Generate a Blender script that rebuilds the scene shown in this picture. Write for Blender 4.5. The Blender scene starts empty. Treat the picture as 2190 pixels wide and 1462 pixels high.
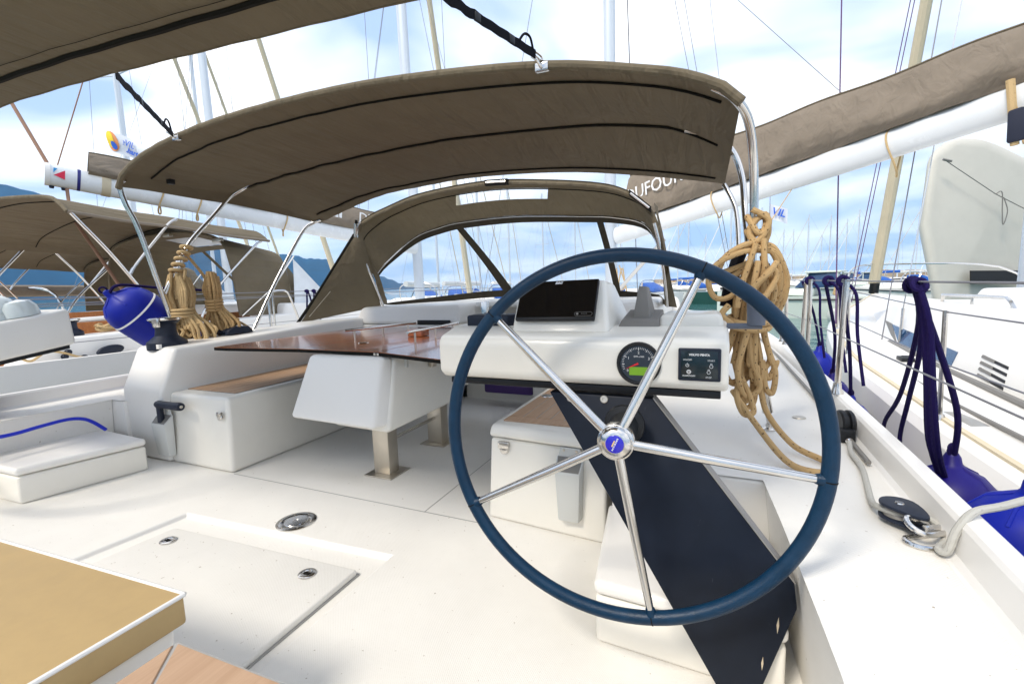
import bpy, bmesh, math, random
from mathutils import Vector, Matrix
from math import sin, cos, pi, radians as rad
random.seed(7)
sc = bpy.context.scene
# ------------------------------------------------------------ camera, sky, sun, exposure
cam = bpy.data.cameras.new('camera'); camo = bpy.data.objects.new('camera', cam)
sc.collection.objects.link(camo); sc.camera = camo
cam.sensor_width = 36; cam.lens = 36*985/2190; cam.clip_start = .02; cam.clip_end = 20000
YAW, PIT, ROL = rad(23.8), rad(6.95), rad(1.8)
Fv = Vector((-sin(YAW)*cos(PIT), cos(YAW)*cos(PIT), -sin(PIT)))
R0 = Vector((cos(YAW), sin(YAW), 0)); U0 = R0.cross(Fv)
Rv = R0*cos(ROL)-U0*sin(ROL); Uv = U0*cos(ROL)+R0*sin(ROL)
mw = Matrix((Rv, Uv, -Fv)).transposed().to_4x4(); mw.translation = (0, 0, 1.10); camo.matrix_world = mw
SUN_EL, SUN_AZ = rad(48), rad(205)      # azimuth clockwise from +Y (bow)
w = bpy.data.worlds.new('World'); sc.world = w; w.use_nodes = True
nt = w.node_tree; nt.nodes.clear()
def N(t, **k):
    n = nt.nodes.new(t)
    for a, b in k.items(): setattr(n, a, b)
    return n
def math_(op, a, b=None, clamp=False):
    n = N('ShaderNodeMath', operation=op); n.use_clamp = clamp
    for i, v in enumerate((a, b)):
        if v is None: continue
        if isinstance(v, (int, float)): n.inputs[i].default_value = v
        else: nt.links.new(v, n.inputs[i])
    return n.outputs[0]
out = N('ShaderNodeOutputWorld'); bg = N('ShaderNodeBackground'); bg.inputs[1].default_value = .1
sky = N('ShaderNodeTexSky', sky_type='NISHITA', sun_disc=False, sun_elevation=SUN_EL, sun_rotation=SUN_AZ, air_density=1.3, dust_density=1.2, ozone_density=2.0)
tc = N('ShaderNodeTexCoord'); sep = N('ShaderNodeSeparateXYZ'); nt.links.new(tc.outputs['Generated'], sep.inputs[0])
zc = math_('MAXIMUM', sep.outputs[2], 0.0); den = math_('ADD', zc, .16)
cmb = N('ShaderNodeCombineXYZ'); nt.links.new(math_('DIVIDE', sep.outputs[0], den), cmb.inputs[0]); nt.links.new(math_('DIVIDE', sep.outputs[1], den), cmb.inputs[1])
no = N('ShaderNodeTexNoise'); no.inputs['Scale'].default_value = .95; no.inputs['Detail'].default_value = 9; no.inputs['Roughness'].default_value = .56; no.inputs['Distortion'].default_value = .45
nt.links.new(cmb.outputs[0], no.inputs['Vector'])
lowfade = math_('MULTIPLY', zc, 2.6, True)
no2 = N('ShaderNodeTexNoise'); no2.inputs['Scale'].default_value = 1.35; no2.inputs['Detail'].default_value = 4; no2.inputs['Roughness'].default_value = .45; no2.inputs['Distortion'].default_value = .4
nt.links.new(cmb.outputs[0], no2.inputs['Vector'])
def ramp(p0, c0, p1, c1, src):
    r = N('ShaderNodeValToRGB'); r.color_ramp.elements[0].position = p0; r.color_ramp.elements[1].position = p1; r.color_ramp.elements[0].color = (*c0, 1); r.color_ramp.elements[1].color = (*c1, 1); nt.links.new(src, r.inputs[0]); return r.outputs[0]
def mixc(f, a, b):
    m = N('ShaderNodeMix', data_type='RGBA'); nt.links.new(f, m.inputs[0]); nt.links.new(a, m.inputs[6]); nt.links.new(b, m.inputs[7]); return m.outputs[2]
highc = ramp(.36, (2.6, 3.5, 5.3), .60, (7.8, 7.8, 7.9), no2.outputs[0])      # blue-grey bellies to white tops
lowc = ramp(.33, (2.7, 3.8, 5.7), .62, (5.6, 6.1, 6.9), no2.outputs[0])       # blue haze low over the sea
cloud = mixc(lowfade, lowc, highc)
final = mixc(ramp(.12, (0, 0, 0), .40, (1, 1, 1), math_('SUBTRACT', no.outputs[0], math_('MULTIPLY', math_('SUBTRACT', lowfade, 1.), .6))), sky.outputs[0], cloud)
nt.links.new(final, bg.inputs[0]); nt.links.new(bg.outputs[0], out.inputs[0])
sl = bpy.data.lights.new('sun', 'SUN'); sl.energy = 1.5; sl.angle = rad(14); sl.color = (1, .92, .80)
so = bpy.data.objects.new('sun', sl); sc.collection.objects.link(so)
sd = Vector((sin(SUN_AZ)*cos(SUN_EL), cos(SUN_AZ)*cos(SUN_EL), sin(SUN_EL)))
so.rotation_euler = sd.to_track_quat('Z', 'Y').to_euler(); so.location = (0, 0, 30)
vs = sc.view_settings; vs.view_transform = 'Standard'; vs.look = 'None'; vs.gamma = 1; vs.exposure = 1.18; vs.use_curve_mapping = False

# ------------------------------------------------------------ materials
MATS = {}
def mat(name, col, rough=.5, metal=0., var=.0, vscale=6., bump=0., bscale=200., coat=0., trans=0., alpha=1., spec=.5, wave=None):
    m = bpy.data.materials.new(name); m.use_nodes = True; t = m.node_tree; b = t.nodes['Principled BSDF']
    b.inputs['Base Color'].default_value = (*col, 1); b.inputs['Roughness'].default_value = rough; b.inputs['Metallic'].default_value = metal
    b.inputs['Coat Weight'].default_value = coat; b.inputs['Coat Roughness'].default_value = .08
    b.inputs['Transmission Weight'].default_value = trans; b.inputs['Alpha'].default_value = alpha; b.inputs['Specular IOR Level'].default_value = spec
    tx = t.nodes.new('ShaderNodeTexCoord')
    if var:
        n = t.nodes.new('ShaderNodeTexNoise'); n.inputs['Scale'].default_value = vscale; n.inputs['Detail'].default_value = 6; n.inputs['Roughness'].default_value = .65
        t.links.new(tx.outputs['Object'], n.inputs['Vector'])
        r = t.nodes.new('ShaderNodeMapRange'); r.inputs[1].default_value = .3; r.inputs[2].default_value = .7; r.inputs[3].default_value = 1-var; r.inputs[4].default_value = 1+var*.6
        t.links.new(n.outputs[0], r.inputs[0])
        x = t.nodes.new('ShaderNodeVectorMath'); x.operation = 'SCALE'; x.inputs[0].default_value = col; t.links.new(r.outputs[0], x.inputs['Scale'])
        t.links.new(x.outputs[0], b.inputs['Base Color'])
        r2 = t.nodes.new('ShaderNodeMapRange'); r2.inputs[3].default_value = max(.03, rough-.07); r2.inputs[4].default_value = min(1, rough+.09)
        t.links.new(n.outputs[0], r2.inputs[0]); t.links.new(r2.outputs[0], b.inputs['Roughness'])
    if bump:
        n = t.nodes.new('ShaderNodeTexNoise'); n.inputs['Scale'].default_value = bscale; n.inputs['Detail'].default_value = 3
        t.links.new(tx.outputs['Object'], n.inputs['Vector'])
        bp = t.nodes.new('ShaderNodeBump'); bp.inputs['Strength'].default_value = bump; bp.inputs['Distance'].default_value = .002
        t.links.new(n.outputs[0], bp.inputs['Height']); t.links.new(bp.outputs[0], b.inputs['Normal'])
    MATS[name] = m; return m
gel = mat('gelcoat', (.80, .78, .74), .33, var=.012, vscale=3., coat=.1)
gelw = mat('gelcoat_cream', (.80, .772, .70), .3, var=.03, vscale=4., coat=.2)
gelg = mat('grey_plastic_pocket', (.56, .57, .55), .45)
def nonskid():
    m = mat('nonskid_deck', (.79, .765, .71), .5, var=.05, vscale=2.2); t = m.node_tree; b = t.nodes['Principled BSDF']
    tx = t.nodes.new('ShaderNodeTexCoord'); mp = t.nodes.new('ShaderNodeMapping'); mp.inputs['Rotation'].default_value = (0, 0, rad(45)); t.links.new(tx.outputs['Object'], mp.inputs['Vector'])
    v = t.nodes.new('ShaderNodeTexVoronoi'); v.inputs['Scale'].default_value = 190; v.inputs['Randomness'].default_value = .15; t.links.new(mp.outputs[0], v.inputs['Vector'])
    bp = t.nodes.new('ShaderNodeBump'); bp.inputs['Strength'].default_value = .5; bp.inputs['Distance'].default_value = .0018; t.links.new(v.outputs['Distance'], bp.inputs['Height']); t.links.new(bp.outputs[0], b.inputs['Normal'])
    # specks of dirt
    n = t.nodes.new('ShaderNodeTexNoise'); n.inputs['Scale'].default_value = 55; n.inputs['Detail'].default_value = 4; t.links.new(tx.outputs['Object'], n.inputs['Vector'])
    r = t.nodes.new('ShaderNodeMapRange'); r.inputs[1].default_value = .695; r.inputs[2].default_value = .76; t.links.new(n.outputs[0], r.inputs[0])
    mxx = t.nodes.new('ShaderNodeMix'); mxx.data_type = 'RGBA'; mxx.inputs[7].default_value = (.33, .27, .2, 1)
    src = b.inputs['Base Color'].links[0].from_socket; t.links.new(src, mxx.inputs[6]); t.links.new(r.outputs[0], mxx.inputs[0]); t.links.new(mxx.outputs[2], b.inputs['Base Color'])
    return m
nsk = nonskid()
seamm = mat('grey_sealant_and_shadow', (.36, .35, .33), .7)
steel = mat('stainless_steel', (.66, .64, .61), .16, 1., var=.04, vscale=12)
satin = mat('brushed_steel', (.60, .55, .47), .38, 1., var=.08, vscale=9)
def canvas(name, col, fold=.25):
    m = mat(name, col, .85, var=.10, vscale=3.5, spec=.2); t = m.node_tree; b = t.nodes['Principled BSDF']
    tx = t.nodes.new('ShaderNodeTexCoord')
    mp = t.nodes.new('ShaderNodeMapping'); mp.inputs['Scale'].default_value = (9, 1.6, 5); mp.inputs['Rotation'].default_value = (.2, .1, .35); t.links.new(tx.outputs['Object'], mp.inputs['Vector'])
    n = t.nodes.new('ShaderNodeTexNoise'); n.inputs['Scale'].default_value = 1.1; n.inputs['Detail'].default_value = 3; n.inputs['Distortion'].default_value = .6; t.links.new(mp.outputs[0], n.inputs['Vector'])
    n2 = t.nodes.new('ShaderNodeTexNoise'); n2.inputs['Scale'].default_value = 420; t.links.new(tx.outputs['Object'], n2.inputs['Vector'])
    b1 = t.nodes.new('ShaderNodeBump'); b1.inputs['Strength'].default_value = fold; b1.inputs['Distance'].default_value = .07; t.links.new(n.outputs[0], b1.inputs['Height'])
    b2 = t.nodes.new('ShaderNodeBump'); b2.inputs['Strength'].default_value = .25; b2.inputs['Distance'].default_value = .001; t.links.new(n2.outputs[0], b2.inputs['Height']); t.links.new(b1.outputs[0], b2.inputs['Normal'])
    t.links.new(b2.outputs[0], b.inputs['Normal'])
    # woven cloth lets a little light through
    tr = t.nodes.new('ShaderNodeBsdfTranslucent'); tr.inputs[0].default_value = (col[0]*.9, col[1]*.85, col[2]*.6, 1)
    ms = t.nodes.new('ShaderNodeMixShader'); ms.inputs[0].default_value = .09
    o = t.nodes['Material Output']; t.links.new(b.outputs[0], ms.inputs[1]); t.links.new(tr.outputs[0], ms.inputs[2]); t.links.new(ms.outputs[0], o.inputs[0])
    return m
taupe = canvas('taupe_canvas', (.168, .137, .092), .6)
taupe2 = canvas('taupe_sail_cover', (.245, .203, .158), .5)
black = mat('black_webbing', (.004, .004, .007), .8, spec=.15)
binding = mat('dark_binding', (.010, .009, .007), .85, spec=.15)
blackp = mat('black_plastic', (.010, .011, .013), .42, spec=.3)
navyp = mat('navy_plastic', (.012, .017, .032), .45, var=.1, spec=.3)
board = mat('black_painted_board', (.006, .010, .020), .42, spec=.22, var=.25, vscale=9, bump=.05, bscale=90)
boardedge = mat('lit_board_edge', (.23, .22, .21), .5)
leather = mat('navy_leather', (.0015, .024, .058), .38, spec=.3, var=.2, vscale=25, bump=.45, bscale=260)
purple = mat('purple_cover', (.045, .012, .13), .5)
screen = mat('black_glass', (.003, .003, .004), .04, coat=.5)
whitep = mat('white_print', (.8, .8, .8), .6)
greenlcd = mat('green_lcd', (.17, .36, .015), .3)
redm = mat('red_pointer', (.65, .01, .02), .4)
bluebadge = mat('blue_badge', (.01, .008, .42), .25, coat=.6)
gold = mat('gold_print', (.65, .46, .16), .5)
def scuffed(m, col, sc_=(30, 30, 7), lo=.66, hi=.74, amt=.5):
    t = m.node_tree; b = t.nodes['Principled BSDF']; tx = t.nodes.new('ShaderNodeTexCoord'); mp = t.nodes.new('ShaderNodeMapping'); mp.inputs['Scale'].default_value = sc_; mp.inputs['Rotation'].default_value = (.3, .5, .4); t.links.new(tx.outputs['Object'], mp.inputs['Vector'])
    n = t.nodes.new('ShaderNodeTexNoise'); n.inputs['Scale'].default_value = 1.; n.inputs['Detail'].default_value = 9; n.inputs['Roughness'].default_value = .8; t.links.new(mp.outputs[0], n.inputs['Vector'])
    r = t.nodes.new('ShaderNodeMapRange'); r.inputs[1].default_value = lo; r.inputs[2].default_value = hi; r.inputs[4].default_value = amt; t.links.new(n.outputs[0], r.inputs[0])
    x = t.nodes.new('ShaderNodeMix'); x.data_type = 'RGBA'; x.inputs[7].default_value = (*col, 1); i = b.inputs['Base Color']
    if i.links: t.links.new(i.links[0].from_socket, x.inputs[6])
    else: x.inputs[6].default_value = i.default_value
    t.links.new(r.outputs[0], x.inputs[0]); t.links.new(x.outputs[2], i)
scuffed(board, (.16, .17, .18)); scuffed(gel, (.46, .42, .35), (9, 9, 4), .70, .82, .55); scuffed(gelw, (.46, .42, .35), (9, 9, 4), .70, .82, .5)
greyp = mat('grey_plastic', (.19, .18, .165), .5, var=.06)
greyb = mat('slate_plastic', (.10, .115, .15), .5)
def wood(name, c1, c2, rough, coat, sc_=(1.2, 14, 8)):
    m = mat(name, c1, rough, coat=coat); t = m.node_tree; b = t.nodes['Principled BSDF']
    tx = t.nodes.new('ShaderNodeTexCoord'); mp = t.nodes.new('ShaderNodeMapping'); mp.inputs['Scale'].default_value = sc_; t.links.new(tx.outputs['Object'], mp.inputs['Vector'])
    n = t.nodes.new('ShaderNodeTexNoise'); n.inputs['Scale'].default_value = 3; n.inputs['Detail'].default_value = 8; n.inputs['Roughness'].default_value = .7; n.inputs['Distortion'].default_value = .5; t.links.new(mp.outputs[0], n.inputs['Vector'])
    r = t.nodes.new('ShaderNodeValToRGB'); r.color_ramp.elements[0].position = .33; r.color_ramp.elements[1].position = .68; r.color_ramp.elements[0].color = (*c1, 1); r.color_ramp.elements[1].color = (*c2, 1)
    t.links.new(n.outputs[0], r.inputs[0]); t.links.new(r.outputs[0], b.inputs['Base Color']); return m
mahog = wood('varnished_mahogany', (.22, .060, .020), (.35, .11, .038), .2, .5)
teak = wood('pale_teak', (.40, .25, .15), (.48, .315, .20), .6, 0, (18, 1.0, 8))
teakn = wood('orange_teak', (.36, .12, .02), (.5, .19, .04), .5, .2)
khaki = mat('khaki_vinyl', (.47, .325, .145), .55, var=.06, vscale=14, bump=.12, bscale=420)
scuffed(khaki, (.60, .47, .27), (14, 40, 10), .66, .76, .45)
alu = mat('painted_boom', (.74, .76, .77), .25, var=.03, coat=.3)
mastm = mat('anodised_mast', (.62, .66, .70), .3, .35)
sailtan = mat('cream_sailcloth', (.60, .52, .37), .8, var=.1, vscale=2)
def ropem(name, c, fleck, r=.8):
    m = mat(name, c, r, spec=.15); t = m.node_tree; b = t.nodes['Principled BSDF']
    uv = t.nodes.new('ShaderNodeTexCoord'); mp = t.nodes.new('ShaderNodeMapping'); mp.inputs['Scale'].default_value = (3.0, 1, 1); t.links.new(uv.outputs['UV'], mp.inputs['Vector'])
    w_ = t.nodes.new('ShaderNodeTexWave'); w_.wave_type = 'BANDS'; w_.bands_direction = 'DIAGONAL'; w_.inputs['Scale'].default_value = 26; t.links.new(uv.outputs['UV'], w_.inputs['Vector'])
    v = t.nodes.new('ShaderNodeTexVoronoi'); v.inputs['Scale'].default_value = 46; v.inputs['Randomness'].default_value = .6; t.links.new(mp.outputs[0], v.inputs['Vector'])
    r_ = t.nodes.new('ShaderNodeMapRange'); r_.inputs[1].default_value = .16; r_.inputs[2].default_value = .23; r_.inputs[3].default_value = 1; r_.inputs[4].default_value = 0; t.links.new(v.outputs['Distance'], r_.inputs[0])
    mm = t.nodes.new('ShaderNodeMix'); mm.data_type = 'RGBA'; mm.inputs[6].default_value = (*c, 1); mm.inputs[7].default_value = (*fleck, 1); t.links.new(r_.outputs[0], mm.inputs[0]); t.links.new(mm.outputs[2], b.inputs['Base Color'])
    bp = t.nodes.new('ShaderNodeBump'); bp.inputs['Strength'].default_value = .4; bp.inputs['Distance'].default_value = .0015; t.links.new(w_.outputs[0], bp.inputs['Height']); t.links.new(bp.outputs[0], b.inputs['Normal'])
    return m
tanrope = ropem('tan_flecked_rope', (.50, .33, .155), (.045, .025, .02))
tanrope2 = ropem('tan_rope', (.52, .37, .19), (.38, .25, .12))
greyrope = ropem('grey_rope', (.45, .44, .40), (.36, .35, .32))
purprope = ropem('purple_rope', (.010, .005, .055), (.006, .004, .03))
nylonb = mat('blue_cable', (.005, .02, .52), .4)
fendb = mat('blue_vinyl_fender', (.001, .010, .27), .45, spec=.28, var=.12, vscale=5)
fendv = mat('violet_vinyl_fender', (.007, .002, .13), .45, spec=.28, var=.15, vscale=7); scuffed(fendb, (.10, .10, .30), (8, 8, 20), .66, .8, .5); scuffed(fendv, (.12, .08, .26), (8, 8, 20), .66, .8, .5)
clear = mat('clear_vinyl', (.93, .95, .97), .06, trans=0, spec=.5)
def clearvinyl():
    t = clear.node_tree; b = t.nodes['Principled BSDF']; tr = t.nodes.new('ShaderNodeBsdfTransparent'); tr.inputs[0].default_value = (.95, .965, .98, 1)
    n = t.nodes.new('ShaderNodeTexNoise'); n.inputs['Scale'].default_value = 2.2; n.inputs['Detail'].default_value = 5; n.inputs['Distortion'].default_value = 1
    tx = t.nodes.new('ShaderNodeTexCoord'); t.links.new(tx.outputs['Object'], n.inputs['Vector'])
    r = t.nodes.new('ShaderNodeMapRange'); r.inputs[1].default_value = .35; r.inputs[2].default_value = .75; r.inputs[3].default_value = .05; r.inputs[4].default_value = .17; t.links.new(n.outputs[0], r.inputs[0])
    ms = t.nodes.new('ShaderNodeMixShader'); t.links.new(r.outputs[0], ms.inputs[0]); t.links.new(tr.outputs[0], ms.inputs[1]); t.links.new(b.outputs[0], ms.inputs[2]); t.links.new(ms.outputs[0], t.nodes['Material Output'].inputs[0])
clearvinyl()
hazevin = mat('milky_vinyl', (.72, .76, .8), .12, var=.1, vscale=3)
blueglass = mat('blue_tinted_glass', (.012, .05, .13), .04, coat=.6)
dark = mat('dark_interior', (.01, .01, .012), .6)
greycover = mat('grey_tarpaulin', (.52, .50, .44), .6, var=.06, vscale=1.2, bump=.5, bscale=5)
wire = mat('rigging_wire', (.22, .22, .24), .45, .3)
purplewire = mat('mauve_line', (.12, .06, .16), .7)
bluecanvas = mat('blue_canvas', (.01, .09, .38), .8)
greenhull = mat('green_hull', (.01, .06, .05), .3)
flagw = mat('flag_white', (.72, .75, .82), .8); flagy = mat('flag_yellow', (.85, .62, .04), .8); flagb = mat('flag_blue', (.03, .13, .62), .8); flago = mat('flag_orange', (.75, .3, .12), .8)
rock = mat('breakwater_rock', (.40, .31, .22), .9, var=.35, vscale=.35)
LC = sc.collection.objects
LOC = {}
# ------------------------------------------------------------ mesh helpers (world coordinates in, metres)
def catmull(pts, k=8, closed=False):
    pts = [Vector(p) for p in pts]; n = len(pts); o = []
    for i in range(n if closed else n-1):
        a, b, c, d = [pts[(i+j) % n] if closed else pts[min(max(i+j, 0), n-1)] for j in (-1, 0, 1, 2)]
        for s in range(k):
            t = s/k; o.append(.5*((2*b)+(c-a)*t+(2*a-5*b+4*c-d)*t*t+(3*b-a-3*c+d)*t**3))
    if not closed: o.append(pts[-1])
    return o
class B:
    def __init__(s): s.v, s.f, s.uv = [], [], {}
    def hexa(s, p):      # bottom 4 (ccw from above) then top 4
        o = len(s.v); s.v += [tuple(q) for q in p]
        for f in ((3, 2, 1, 0), (4, 5, 6, 7), (0, 1, 5, 4), (1, 2, 6, 5), (2, 3, 7, 6), (3, 0, 4, 7)): s.f.append(tuple(o+i for i in f))
        return s
    def box(s, x0, x1, y0, y1, z0, z1): return s.hexa([(x0, y0, z0), (x1, y0, z0), (x1, y1, z0), (x0, y1, z0), (x0, y0, z1), (x1, y0, z1), (x1, y1, z1), (x0, y1, z1)])
    def prism(s, poly, vec):
        o = len(s.v); n = len(poly); vec = Vector(vec); s.v += [tuple(p) for p in poly]+[tuple(Vector(p)+vec) for p in poly]
        s.f.append(tuple(o+i for i in range(n))[::-1]); s.f.append(tuple(o+n+i for i in range(n)))
        for i in range(n): j = (i+1) % n; s.f.append((o+i, o+j, o+n+j, o+n+i))
        return s
    def quad(s, *p): o = len(s.v); s.v += [tuple(q) for q in p]; s.f.append(tuple(range(o, o+len(p)))); return s
    def tube(s, path, r, n=8, closed=False, rr=None, flat=None):
        path = [Vector(p) for p in path]; m = len(path); o = len(s.v); L = 0.; up = None
        for i, p in enumerate(path):
            a = path[i-1] if (i or closed) else path[0]; b = path[(i+1) % m] if (i < m-1 or closed) else path[-1]
            t = (b-a); t = t.normalized() if t.length > 1e-9 else Vector((0, 0, 1))
            if up is None:
                up = Vector((0, 0, 1)) if abs(t.z) < .9 else Vector((1, 0, 0))
            x = t.cross(up)
            if x.length < 1e-6: x = t.orthogonal()
            x.normalize(); y = x.cross(t).normalized(); up = y
            if i: L += (p-path[i-1]).length
            q = rr[i] if rr else r
            for k in range(n):
                an = 2*pi*k/n; s.v.append(tuple(p+x*cos(an)*q*(flat or 1)+y*sin(an)*q)); 
                s.uv[len(s.v)-1] = (k/n*.05, L)
        for i in range(m if closed else m-1):
            for k in range(n):
                j = (i+1) % m; s.f.append((o+i*n+k, o+i*n+(k+1) % n, o+j*n+(k+1) % n, o+j*n+k))
        if not closed:
            s.f.append(tuple(o+k for k in range(n))[::-1]); s.f.append(tuple(o+(m-1)*n+k for k in range(n)))
        return s
    def lathe(s, c, ax, prof, n=24):     # prof: (radius, height along axis)
        c = Vector(c); ax = Vector(ax).normalized(); x = ax.orthogonal().normalized(); y = ax.cross(x); o = len(s.v)
        for r, h in prof:
            for k in range(n): a = 2*pi*k/n; s.v.append(tuple(c+ax*h+(x*cos(a)+y*sin(a))*max(r, 1e-4)))
        for i in range(len(prof)-1):
            for k in range(n): s.f.append((o+i*n+k, o+i*n+(k+1) % n, o+(i+1)*n+(k+1) % n, o+(i+1)*n+k))
        s.f.append(tuple(o+k for k in range(n))[::-1]); e = o+(len(prof)-1)*n; s.f.append(tuple(e+k for k in range(n)))
        return s
    def grid(s, fn, nu, nv):
        o = len(s.v)
        for j in range(nv+1):
            for i in range(nu+1): s.v.append(tuple(fn(i/nu, j/nv)))
        for j in range(nv):
            for i in range(nu): a = o+j*(nu+1)+i; s.f.append((a, a+1, a+nu+2, a+nu+1))
        return s
    def sheet(s, fn, nu, nv, th=.006):   # a grid with thickness, offset downwards
        s.grid(fn, nu, nv); s.grid(lambda u, v: Vector(fn(u, v))-Vector((0, 0, th)), nu, nv); return s
    def build(s, name, m, parent=None, bevel=0, seg=2, sharp=35, base=None, smooth=True):
        me = bpy.data.meshes.new(name)
        if parent is None:
            xs = [v[0] for v in s.v]; ys = [v[1] for v in s.v]; zs = [v[2] for v in s.v]
            off = Vector(base) if base else Vector(((min(xs)+max(xs))/2, (min(ys)+max(ys))/2, min(zs)))
        else: off = LOC[parent.name]
        me.from_pydata([tuple(Vector(v)-off) for v in s.v], [], s.f)
        if s.uv:
            ul = me.uv_layers.new(name='UVMap')
            for l in me.loops: ul.data[l.index].uv = s.uv.get(l.vertex_index, (0, 0))
        if bevel:
            bm = bmesh.new(); bm.from_mesh(me); bmesh.ops.remove_doubles(bm, verts=bm.verts, dist=1e-5); bmesh.ops.recalc_face_normals(bm, faces=bm.faces)
            ed = [e for e in bm.edges if len(e.link_faces) == 2 and e.calc_face_angle(0) > rad(20)]
            bmesh.ops.bevel(bm, geom=ed, offset=bevel, segments=seg, affect='EDGES', profile=.5, clamp_overlap=True); bm.to_mesh(me); bm.free()
        if smooth: me.shade_smooth(); me.set_sharp_from_angle(angle=rad(sharp))
        me.materials.append(m); ob = bpy.data.objects.new(name, me); LC.link(ob)
        if parent is None: ob.location = off
        else: ob.parent = parent
        LOC[ob.name] = off; return ob
def tag(o, label=None, cat=None, group=None, kind=None):
    if label: o['label'] = label
    if cat: o['category'] = cat
    if group: o['group'] = group
    if kind: o['kind'] = kind
    return o
def thing(name, label, cat, loc=(0, 0, 0), group=None):
    o = bpy.data.objects.new(name, None); LC.link(o); o.location = loc; o.empty_display_size = .1; LOC[o.name] = Vector(loc); return tag(o, label, cat, group)
def copy_tree(o, off, label=None, group=None, parent=None):
    c = o.copy(); LC.link(c); c.parent = parent
    if parent is None:
        c.location = Vector(o.location)+Vector(off)
        if label: c['label'] = label
        if group: c['group'] = group
    LOC[c.name] = Vector(c.location)
    for ch in list(o.children): copy_tree(ch, off, None, None, c)
    return c
def text(s, size, org, xd, yd, m, parent, name='lettering', ex=.0006, bold=0., center=True, shear=0.):
    cu = bpy.data.curves.new('tmp', 'FONT'); cu.body = s; cu.size = size; cu.extrude = ex; cu.offset = bold; cu.resolution_u = 2; cu.shear = shear
    cu.align_x = 'CENTER' if center else 'LEFT'; cu.align_y = 'CENTER'
    t = bpy.data.objects.new('tmp', cu); LC.link(t); dg = bpy.context.evaluated_depsgraph_get(); me = bpy.data.meshes.new_from_object(t.evaluated_get(dg)); bpy.data.objects.remove(t); bpy.data.curves.remove(cu)
    xd = Vector(xd).normalized(); yd = Vector(yd).normalized(); zd = xd.cross(yd).normalized(); yd = zd.cross(xd)
    M_ = Matrix((xd, yd, zd)).transposed().to_4x4(); M_.translation = Vector(org)-LOC[parent.name]; me.transform(M_)
    me.materials.clear(); me.materials.append(m); o = bpy.data.objects.new(name, me); LC.link(o); o.parent = parent; LOC[o.name] = LOC[parent.name]; return o
def interp(tab, x):
    if x <= tab[0][0]: return tab[0][1]
    for (a, b), (c, d) in zip(tab, tab[1:]):
        if x <= c: t = (x-a)/(c-a); return b+(d-b)*t
    return tab[-1][1]
def smoothtab(tab, k=6):
    p = catmull([(a, b, 0) for a, b in tab], k); return [(q.x, q.y) for q in p]
def jit(a): return random.uniform(-a, a)
def polar(deg, dist, z=0.): return Vector((dist*sin(rad(deg)), dist*cos(rad(deg)), z))   # bearing clockwise from the bow
WATER = -.8
# ------------------------------------------------------------ setting: water, hills, breakwater
wm = mat('harbour_water', (.055, .15, .15), .09, spec=.5); t_ = wm.node_tree
tx_ = t_.nodes.new('ShaderNodeTexCoord'); mp_ = t_.nodes.new('ShaderNodeMapping'); mp_.inputs['Scale'].default_value = (1, .45, 1); t_.links.new(tx_.outputs['Object'], mp_.inputs['Vector'])
n_ = t_.nodes.new('ShaderNodeTexNoise'); n_.inputs['Scale'].default_value = 1.7; n_.inputs['Detail'].default_value = 5; t_.links.new(mp_.outputs[0], n_.inputs['Vector'])
b_ = t_.nodes.new('ShaderNodeBump'); b_.inputs['Strength'].default_value = .5; b_.inputs['Distance'].default_value = .12; t_.links.new(n_.outputs[0], b_.inputs['Height']); t_.links.new(b_.outputs[0], t_.nodes['Principled BSDF'].inputs['Normal'])
tag(B().quad((-9000, -9000, WATER), (9000, -9000, WATER), (9000, 9000, WATER), (-9000, 9000, WATER)).build('water', wm), kind='structure')
hillm = mat('haze_blue_forest', (.003, .055, .13), .95, var=.3, vscale=.004, spec=.05)  # distance haze painted as blue into the hillside base colour
ridge = [(-180, 1.2), (-150, 2.5), (-125, 7), (-100, 11.5), (-85, 11.6), (-71.8, 10.3), (-68.9, 9.6), (-66.1, 8.6), (-62.4, 7.6), (-57, 6.0), (-50.5, 4.6), (-44.6, 3.6), (-40, 1.9), (-36, .6), (-33, .15), (-30, .0), (-14, .0)]
rs = smoothtab(ridge, 5)
def hill(u, v):
    b = -180+166*u; e = interp(rs, b); D = 2600+2600*v
    n = (sin(b*1.9)+.6*sin(b*4.3+1)+.4*sin(b*9.7+2)+.25*sin(b*23+v*9))*.10
    h = 3800*math.tan(rad(max(e+n*min(1, e), 0)))*(1-abs(v-.46)/.54*(1+.12*sin(b*3.1)) if v > .46 else v/.46)
    return polar(b, D, WATER-1+max(h, 0))
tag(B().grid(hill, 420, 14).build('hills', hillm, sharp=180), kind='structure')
bw = B()
for i in range(260):
    b = random.uniform(-6, 40); D = 128+jit(3.5)+abs(b-12)*.4; r = random.uniform(.9, 1.9); c = polar(b, D, WATER+random.uniform(.1, 1.1)); sx, sy = random.uniform(.8, 1.6), random.uniform(.7, 1.2)
    pts = [Vector((jit(.25)+x*sx, jit(.25)+y*sy, jit(.2)+z*.8))*r+c for z in (-1, 1) for x, y in ((-1, -1), (1, -1), (1, 1), (-1, 1))]
    bw.hexa(pts)
core = [polar(b, 131, WATER-.5) for b in range(-8, 44, 4)]
for a, b in zip(core, core[1:]):
    d = (a.normalized()*3); bw.hexa([a-d, b-d, b+d, a+d, a-d*.4+Vector((0, 0, 2.1)), b-d*.4+Vector((0, 0, 2.1)), b+d*.4+Vector((0, 0, 2.1)), a+d*.4+Vector((0, 0, 2.1))])
tag(bw.build('breakwater', rock, smooth=False), 'long tan rock breakwater behind the far moored boats', 'breakwater')

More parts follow.
